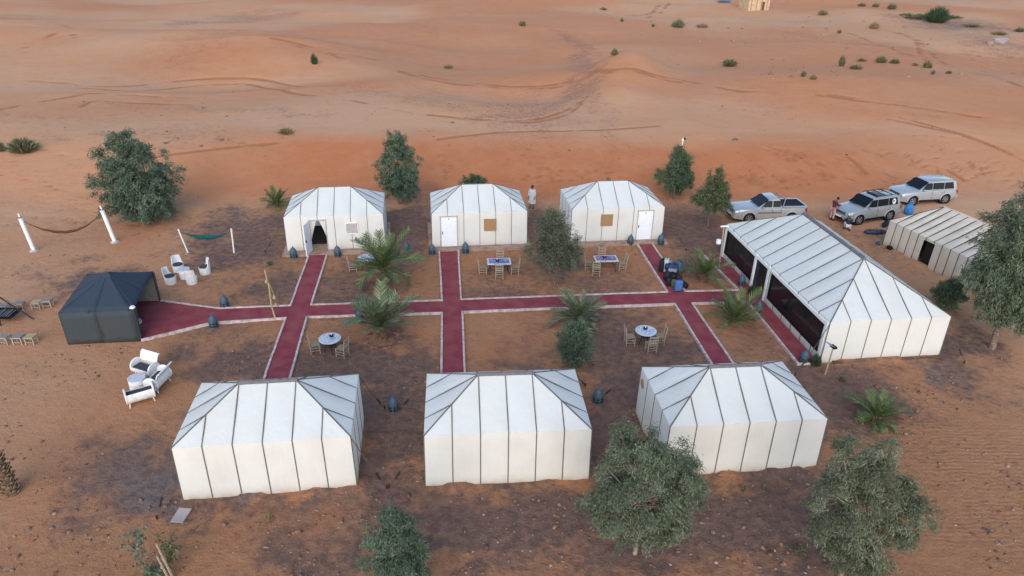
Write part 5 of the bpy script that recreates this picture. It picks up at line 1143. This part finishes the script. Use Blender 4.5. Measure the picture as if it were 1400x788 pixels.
sapling('sparse blue green sapling at the bottom left, left of the two stakes', 200, 786, 1.9, .32, M['leaf_blue']); sapling('small leafy sapling at the bottom left, right of the two stakes', 236, 778, 1.5, .30, M['leaf_warm'], (.12, 0))
sapling('tiny leafy seedling at the bottom edge below the stakes', 213, 792, .5, .16, M['leaf_blue'])
for k, (a, b, lab) in enumerate((((238, 792), (-.22, .0, 1.5), 'longer pale stake leaning between the two saplings'), ((233, 795), (-.2, .03, 1.05), 'shorter pale stake leaning between the two saplings'))):
    p = at(*a); t = thing('stake', lab, 'stake', p); q = MB(); q.tube([(0, 0, -.1), b], [.045, .032], 7); q.build('pole', M['wood'], t, 50); q = MB(); q.tube([(b[0]*.6-.01, 0, b[2]*.6-.03), (b[0]*.6+.0, 0, b[2]*.6+.03)], .052, 7); q.build('tie', M['straw'], t, 50)

# date palms
def frondmesh(L_, curve, nl, m, wide=.25):
    q = MB(); pts = []
    for i in range(13):
        f = i/12; a = curve*f; pts.append(Vector((L_*f*math.cos(a*.55), 0, L_*f*(.30-.0*f)-L_*.9*curve*f*f*.55)))
    q.tube(pts, [.022*(1-.85*i/12) for i in range(13)], 4, False)
    for i in range(nl):
        f = .12+.86*i/nl; k = f*12; j = min(int(k), 11); p = pts[j].lerp(pts[j+1], k-j); d_ = (pts[j+1]-pts[j]).normalized()
        ll = wide*(.55+.9*math.sin(PI*min(1, f*.86+.12)))*random.uniform(.8, 1.1)
        for s_ in (-1, 1):
            sd = Vector((0, s_, 0)); up = d_.cross(sd)*s_*-1
            dr = (d_*.85+sd*.85+Vector((0, 0, .30+random.uniform(-.2, .2)))).normalized(); e_ = p+dr*ll-Vector((0, 0, ll*.15)); w_ = d_*.017
            q.add([p-w_, p+w_, p.lerp(e_, .6)+w_*.9, e_], [(0, 1, 2, 3)])
    return q.mesh('frond', m)
FR = {}
for k_ in ('frond', 'frond_grey'): FR[k_] = [frondmesh(1., c, 24, M[k_], .20) for c in (.40, .72, 1.05, 1.35)]
def palm(label, px, py, nf, L_, trunk, m='frond', up=.0, pit=True, pos=None, dry=0):
    p = pos or at(px, py); t = thing('date_palm', label, 'palm', p)
    q = MB(); r0 = .17 if trunk > .3 else .11; prof = [(r0*1.5, -.05), (r0*1.25, .05)]
    for i in range(5): z = .08+trunk*i/5; prof += [(r0*1.18, z), (r0*.98, z+trunk*.1)]
    q.lathe(prof+[(r0*.8, trunk+.06)], 10); tr = q.build('trunk', M['palmbark'], t, 20)
    q = MB()
    for i in range(22):
        a = i*2.4; z = .05+trunk*i/22; d_ = Vector((math.cos(a), math.sin(a), 0)); q.tube([d_*r0*.8+Vector((0, 0, z)), d_*r0*1.25+Vector((0, 0, z+.08)), d_*r0*1.7+Vector((0, 0, z+.22))], [.05, .04, .025], 4)
    q.build('leaf_base', M['palmbark'], tr)
    for i in range(nf):
        g = i/(nf-1); a = i*2.39996+random.uniform(-.25, .25); el = 1.32-(1.35-.55*up)*g**1.2+random.uniform(-.12, .12); v = min(3, int(g*4*random.uniform(.5, 1.0)*(1-.35*up)))
        o = link('frond', FR[m][v], t, loc=(.05*math.cos(a), .05*math.sin(a), trunk+.05-.05*g), rot=Euler((random.uniform(-.25, .25), -(el-.28), a), 'XYZ'))
        s_ = L_*random.uniform(.72, 1.15)*(.85+.2*math.sin(PI*g)); o.scale = (s_, s_, s_)
    if pit:
        rg = MB()
        for k in range(26):
            a = 2*PI*k/26; rg.lathe([(.05, -.05), (.19*random.uniform(.7, 1.3), 0), (.13, .05), (.02, .08)], 6, (.85*math.cos(a)*random.uniform(.95, 1.05), .80*math.sin(a), 0))
        tag(rg.build('basin_rim', M['clod'], None, 60, loc=(p.x, p.y, p.z-.03)), kind='structure')
    return t
palm('tall green date palm before the open tent, farther of the two there', 526, 393, 24, 2.3, 1.25, 'frond', up=.0, pit=False)
palm('large greyish date palm standing in a round planting pit by the cross path', 523, 464, 30, 2.1, .7, 'frond_grey', up=1.0)
palm('bushy greyish date palm on the cross path, right of the central path', 789, 444, 30, 1.7, .35, 'frond_grey', up=.35, pit=False)
palm('small date palm with a thick short trunk in the right courtyard plot', 961, 386, 20, 1.7, .5, 'frond', up=.65, pit=False)
palm('thin leaved young date palm left of the dining tent doorway', 1002, 441, 22, 1.85, .15, 'frond', up=.6, pit=False)
palm('low date palm alone on the sand below the dining tent', 1196, 577, 26, 1.35, .2, 'frond', up=.1, pit=False)
palm('low bushy date palm at the dune foot left of the left far tent', 379, 284, 26, 1.3, .25, 'frond', up=.3, pit=False)
palm('date palm with only its fronds showing over the roof of the right far tent', 833, 262, 16, 1.5, .5, 'frond', up=.7, pit=False, pos=Vector((7.4, 48.6, H(7.4, 48.6))))
# cut palm trunk
p = at(17, 674); t = thing('palm_stump', 'cut palm trunk with pale leaf stubs standing at the left edge', 'tree trunk', p)
q = MB(); q.tube([(0, 0, -.1), (-.03, 0, .6), (-.08, 0, 1.3), (-.14, .02, 1.95)], [.26, .23, .21, .19], 12); tr = q.build('trunk', M['palmbark'], t, 60)
stm = MB(); stm.loft([[Vector((0, y, z)) for y, z in ((-.07, 0), (.07, 0), (.07, .03), (-.07, .03))], [Vector((.07, y, z+.10)) for y, z in ((-.055, 0), (.055, 0), (.05, .03), (-.05, .03))], [Vector((.12, y, z+.15)) for y, z in ((-.03, 0), (.03, 0), (.03, .03), (-.03, .03))]]); sme = stm.mesh('leaf_stub', M['cutpalm'])
for i in range(110):
    z = .02+1.9*i/110; a = i*2.4; rr = .25-.05*z/2; link('leaf_stub', sme, t, loc=(-.07*z+rr*.88*math.cos(a), rr*.88*math.sin(a), z), rot=(random.uniform(-.2, .2), random.uniform(-.2, .2), a))

# tufts and desert shrubs
def tuft(label, px, py, wpx, hpx, m, grp=None, n=None, spread=1., name='desert_shrub', cat='shrub'):
    p = at(px, py); q_ = at(px+wpx/2, py); wd = max(.12, abs(q_.x-p.x)); ds = math.hypot(p.y, CAMH-p.z); hh = max(.12, hpx/FPX*ds*1.05)
    t = thing(name, label, cat, (p.x, p.y, p.z-.02), 0, grp); n = n or int(120+wpx*hpx*1.2)
    a = RNG.uniform(0, 2*PI, n); r_ = np.sqrt(RNG.random(n)); base = np.stack([r_*np.cos(a)*wd*.55, r_*np.sin(a)*wd*.45, 0*a], -1)
    hgt = hh*(1-.55*r_**2)*RNG.uniform(.5, 1.1, n); tip = base+np.stack([np.cos(a)*wd*.5*r_+RNG.normal(size=n)*wd*.14, np.sin(a)*wd*.45*r_+RNG.normal(size=n)*wd*.14, hgt], -1)
    sd = unit(np.cross(tip-base, RNG.normal(size=(n, 3))))*(.012+.022*wd)
    md = base*.45+tip*.55+np.array([0, 0, 1])*hgt[:, None]*.1
    V = np.stack([base, md+sd, tip, md-sd], 1).reshape(-1, 3); link('foliage', npmesh('foliage', V, np.arange(4*n).reshape(n, 4), m), t)
    q = MB()
    for k in range(5): b = 2*PI*k/5+.3; q.tube([(0, 0, -.05), (wd*.2*math.cos(b), wd*.2*math.sin(b), hh*.3), (wd*.4*math.cos(b), wd*.35*math.sin(b), hh*.55)], [.02, .014, .006], 4)
    q.build('stem', M['bark'], t)
TF, DT, LG = M['tuft'], M['drytuft'], M['leaf_green']
for a in [('dark green shrub alone high on the left dune', 430, 88, 11, 15, LG), ('wide grassy shrub at the left edge above the thick hammock posts', 32, 208, 38, 20, TF), ('grass tuft cut by the left edge, beside a wide grassy shrub', 2, 207, 16, 14, TF), ('dry grass tuft behind the left far tent, on the dune', 391, 183, 22, 9, DT),
    ('small green tuft high above the middle far tent', 714, 36, 11, 8, TF), ('pale green shrub on the lip of the sand hollow', 840, 76, 14, 10, TF), ('faint dry tuft inside the sand hollow', 613, 94, 16, 6, DT), ('bushy bright green shrub near the top, right of centre', 927, 38, 18, 12, TF),
    ('wide low green shrub on the far dune above the dark pointed tree', 998, 91, 24, 11, TF), ('dry low tuft at the top, left of the mud hut', 960, 38, 16, 6, DT), ('small dark shrub on the dune, left one of a close pair', 1098, 105, 8, 9, TF), ('small dry shrub on the dune, right one of a close pair', 1112, 109, 10, 8, DT),
    ('tall thin pale shrub on the far right dune', 1150, 91, 10, 15, TF), ('dry bush between the thin pale shrub and the wide green one', 1170, 95, 20, 8, DT), ('wide green shrub on the far right dune', 1204, 86, 17, 10, TF), ('bright low shrub right of the wide green one', 1223, 87, 14, 7, TF), ('dry grass on the sand, left of the wide green shrub', 1178, 84, 16, 5, DT),
    ('green shrub near the wheel ruts at the right', 1267, 93, 12, 10, TF), ('round dark shrub right of the wheel ruts', 1275, 102, 5, 7, TF), ('small dark tuft beside the round dark shrub', 1297, 101, 9, 5, TF), ('large dark green bush near the top right corner', 1280, 31, 34, 20, LG), ('green shrub left of the large bush at the top right', 1219, 13, 15, 8, TF), ('low shrub at the top edge, second left of the large bush', 1197, 10, 11, 6, TF),
    ('tiny shrub at the top edge above the ruts', 1178, 9, 13, 5, TF), ('small dark shrub in the middle of the right dunes', 1147, 46, 7, 6, TF), ('dry hummock of grass at the top, right of the mud hut', 1125, 21, 20, 8, DT), ('dry tuft on the sand mound right of centre', 1195, 40, 12, 10, DT), ('dry tuft at the far right above the ruts', 1365, 48, 14, 6, DT), ('green tuft cut by the top right edge', 1394, 44, 14, 7, TF),
    ('dark shrub at the top, above the bright green shrub', 1251, 90, 8, 5, DT), ('tiny dark tuft at the top, left of the bright green shrub', 893, 37, 5, 5, TF), ('little dark tuft left of the top rut marks', 850, 30, 5, 6, TF), ('tiny tuft above the sand hollow lip', 825, 14, 10, 4, TF),
    ('small green tuft beside the left path, above the rag pole', 369, 362, 10, 8, TF), ('dry grass tuft on the sand in front of the left near tent', 369, 712, 10, 15, DT), ('small green tuft on the dark ground below the dining tent corner', 1152, 521, 11, 9, TF), ('spiky green plant at the near foot of the dining tent', 1114, 500, 15, 20, LG), ('dry seedling below the right near tent', 1017, 670, 8, 8, TF), ('second dry seedling below the right near tent', 1046, 669, 9, 9, TF),
    ('pale seedling left of the wide loose tree at the lower right', 1094, 757, 16, 11, TF), ('dark green creeper at the doorway post of the dining tent', 1027, 404, 11, 18, LG)]:
    tuft(*a)
for k, (x, y, w_) in enumerate([(1250, 25, 34), (1262, 23, 26), (1302, 25, 24), (1330, 37, 24), (1240, 22, 20)]):
    tuft('low dark scrub near the large bush at the top right corner', x, y, w_, 4, TF, 'low scrub near the top right corner')

# ------------------------------------------------------------------ far hut, panel, rock, mounds
p = at(1030, 12); t = thing('mud_hut', 'pale mud hut cut by the top edge', 'hut', (p.x, p.y, p.z-.2), R(12))
q = MB(); q.box((0, 0, 1.6), (5.6, 5, 3.6)); q.build('wall', M['hut'], t)
q = MB(); q.box((0, 0, 3.5), (5.9, 5.3, .25)); q.build('roof', M['slab'], t)
for k in range(4):
    q = MB(); q.box((-2.1+k*1.4, -2.53, 1.6), (.16, .1, 3.3)); q.build('post', M['slab'], t)
q = MB(); q.box((1.0, -2.53, 1.0), (.9, .08, 2.0)); q.build('door', M['darkwood'], t)
p = at(990, 4); t = thing('solar_array', 'tilted blue panel left of the mud hut', 'solar panel', (p.x, p.y, p.z), R(-15))
q = MB(); q.box((0, 0, 1.0), (3.2, 2.2, .1), rot=Euler((R(30), 0, 0)).to_matrix()); q.build('panel', M['panel'], t)
for x in (-1.3, 1.3):
    q = MB(); q.tube([(x, .4, -.2), (x, .4, 1.15)], .06, 6); q.build('leg', M['frame'], t)
def rock(label, px, py, s_, m, sq=.7):
    p = at(px, py); t = thing('rock', label, 'rock', (p.x, p.y, p.z)); bm = bmesh.new(); bmesh.ops.create_icosphere(bm, subdivisions=2, radius=s_)
    for v in bm.verts: v.co *= .8+.4*random.random(); v.co.z *= sq
    me_ = bpy.data.meshes.new('stone'); bm.to_mesh(me_); bm.free(); me_.materials.append(m); link('stone', me_, t)
rock('pale boulder on the mound at the far right', 1368, 58, 1.3, M['far']); rock('dark lump on the mound at the far right', 1352, 60, .9, M['stone'])
for k, (x, y) in enumerate([(278, 148), (1003, 192), (1006, 191), (226, 196), (243, 190), (275, 200), (303, 192), (618, 168), (540, 180)]):
    rock('small dark stone lying on the open dune', x, y, random.uniform(.12, .24), M['bark'], .6)
    [o for o in C.objects if o.name.startswith('rock')][-1]
for o in list(C.objects):
    if o.get('label') == 'small dark stone lying on the open dune': o['group'] = 'small dark stones on the open dune'
p = at(248, 706); t = thing('board', 'pale grey board lying on the ground below the left near tent', 'board', (p.x, p.y, p.z+.02), R(-3)); q = MB(); q.box((0, 0, .02), (.44, .62, .05)); q.build('sheet', M['far'], t)

# ------------------------------------------------------------------ guy ropes
def guy(label, a, pts_top, peg=True):
    p = at(*a); t = thing('guy_rope', label, 'rope', p)
    tp = Vector(pts_top)-p; q = MB(); q.tube([(0, 0, .05), tp*.5-Vector((0, 0, .06)), tp], .016, 5); q.build('rope', M['rope'], t)
    q = MB(); q.tube([(0, 0, -.15), (0, 0, .16)], .03, 6); q.build('peg', M['iron'], t)
    e_ = tp*.18; q = MB(); q.tube([e_, e_+tp.normalized()*.35], .035, 6); q.build('tensioner', M['iron'], t)
def tentpt(tx, ty, yaw, lx, ly, z): a = R(yaw); return (tx+lx*math.cos(a)-ly*math.sin(a), ty+lx*math.sin(a)+ly*math.cos(a), z)
guy('black guy rope from the left near tent to a peg left of the lantern', (526, 559), tentpt(-8.71, 20.5, 7.6, 2.97, 1.9, 2.2)); guy('black guy rope from the middle near tent to a peg right of the lantern', (547, 561), tentpt(-.19, 21.27, 5.06, -2.97, 1.9, 2.2))
guy('black guy rope from the right near tent to a peg beside the lantern', (818, 545), tentpt(8.52, 22.09, 6.17, -2.97, 1.9, 2.2)); guy('black guy rope from the left corner of the left near tent', (215, 710), tentpt(-8.71, 20.5, 7.6, -2.97, -1.9, 2.2))
guy('guy rope from the left near tent to a peg above the young tree', (529, 668), tentpt(-8.71, 20.5, 7.6, 2.97, -1.9, 2.2)); guy('guy rope from the middle near tent to a peg above the young tree', (532, 667), tentpt(-.19, 21.27, 5.06, -2.97, -1.9, 2.2))
guy('guy rope from the right far corner of the dining tent', (1318, 497), tentpt(16.94, 34.17, -82.72, 6.03, 3.0, 2.1)); guy('guy rope at the near left corner of the dining tent', (1087, 514), tentpt(16.94, 34.17, -82.72, 6.03, -3.0, 2.1)); guy('guy rope from the left corner of the left far tent', (363, 345), tentpt(-11.27, 41.5, 8.37, -2.97, -1.9, 2.2))
guy('guy rope from the right corner of the right far tent', (938, 343), tentpt(6.48, 43.71, 7.67, 3.03, -1.9, 2.2)); guy('black guy rope from the middle near tent towards the lantern at its right', (800, 528), tentpt(-.19, 21.27, 5.06, 2.97, 1.9, 2.2))

# ------------------------------------------------------------------ pebbles and litter
ico = bmesh.new(); bmesh.ops.create_icosphere(ico, subdivisions=1, radius=1); iv = np.array([v.co for v in ico.verts]); if_ = np.array([[v.index for v in f.verts] for f in ico.faces]); ico.free()
def scatter(name, n, xr, yr, s0, s1, m, flat=.6, dens=None):
    x = RNG.uniform(*xr, n*3); y = yr[0]+(yr[1]-yr[0])*RNG.random(n*3)**1.3; k = fbm(x*.35, y*.35, 201, 3) > .47
    x = x[k][:n]; y = y[k][:n]; s_ = s0+(s1-s0)*RNG.random(len(x))**4; z = terrain(x, y)
    V = iv[None]*(1+.35*RNG.normal(size=(len(x), len(iv), 1)))*s_[:, None, None]*np.array([1, 1, flat])*RNG.uniform(.6, 1.4, (len(x), 1, 3)); V += np.stack([x, y, z+s_*.2], -1)[:, None]
    F = (if_[None]+np.arange(len(x))[:, None, None]*len(iv)).reshape(-1, 3); me_ = npmesh(name, V.reshape(-1, 3), F, m); tag(link(name, me_), kind='stuff')
scatter('pebbles', 2200, (-22, 22), (13.2, 30), .012, .075, M['pebble']); scatter('dark_crumbs', 3200, (-32, 32), (13.2, 49), .015, .085, M['bark'], .5); scatter('clods', 1500, (-20, 24), (13.2, 27), .02, .10, M['clod'], .55); scatter('far_crumbs', 500, (20, 110), (80, 175), .06, .30, M['drytuft'], .6); scatter('dune_crumbs', 260, (-45, 45), (54, 90), .03, .11, M['darkwood'], .4); scatter('pale_chips', 110, (-16, 18), (13.2, 26), .015, .055, M['paleslab'], .4)
n = 2600; x = RNG.uniform(-22, 22, n); y = 13.2+24*RNG.random(n)**1.2; k = fbm(x*.3, y*.3, 211, 3) > .5; x, y = x[k], y[k]; a = RNG.uniform(0, PI, len(x)); l_ = RNG.uniform(.05, .16, len(x)); z = terrain(x, y)+.012
dx = np.cos(a)*l_; dy = np.sin(a)*l_; wx_, wy_ = -np.sin(a)*.008, np.cos(a)*.008
V = np.stack([np.stack([x-dx, y-dy, z], -1), np.stack([x+wx_, y+wy_, z+.01], -1), np.stack([x+dx, y+dy, z+.012], -1), np.stack([x-wx_, y-wy_, z+.01], -1)], 1).reshape(-1, 3)
tag(link('dry_twigs', npmesh('dry_twigs', V, np.arange(4*len(x)).reshape(-1, 4), M['drytuft'])), kind='stuff')
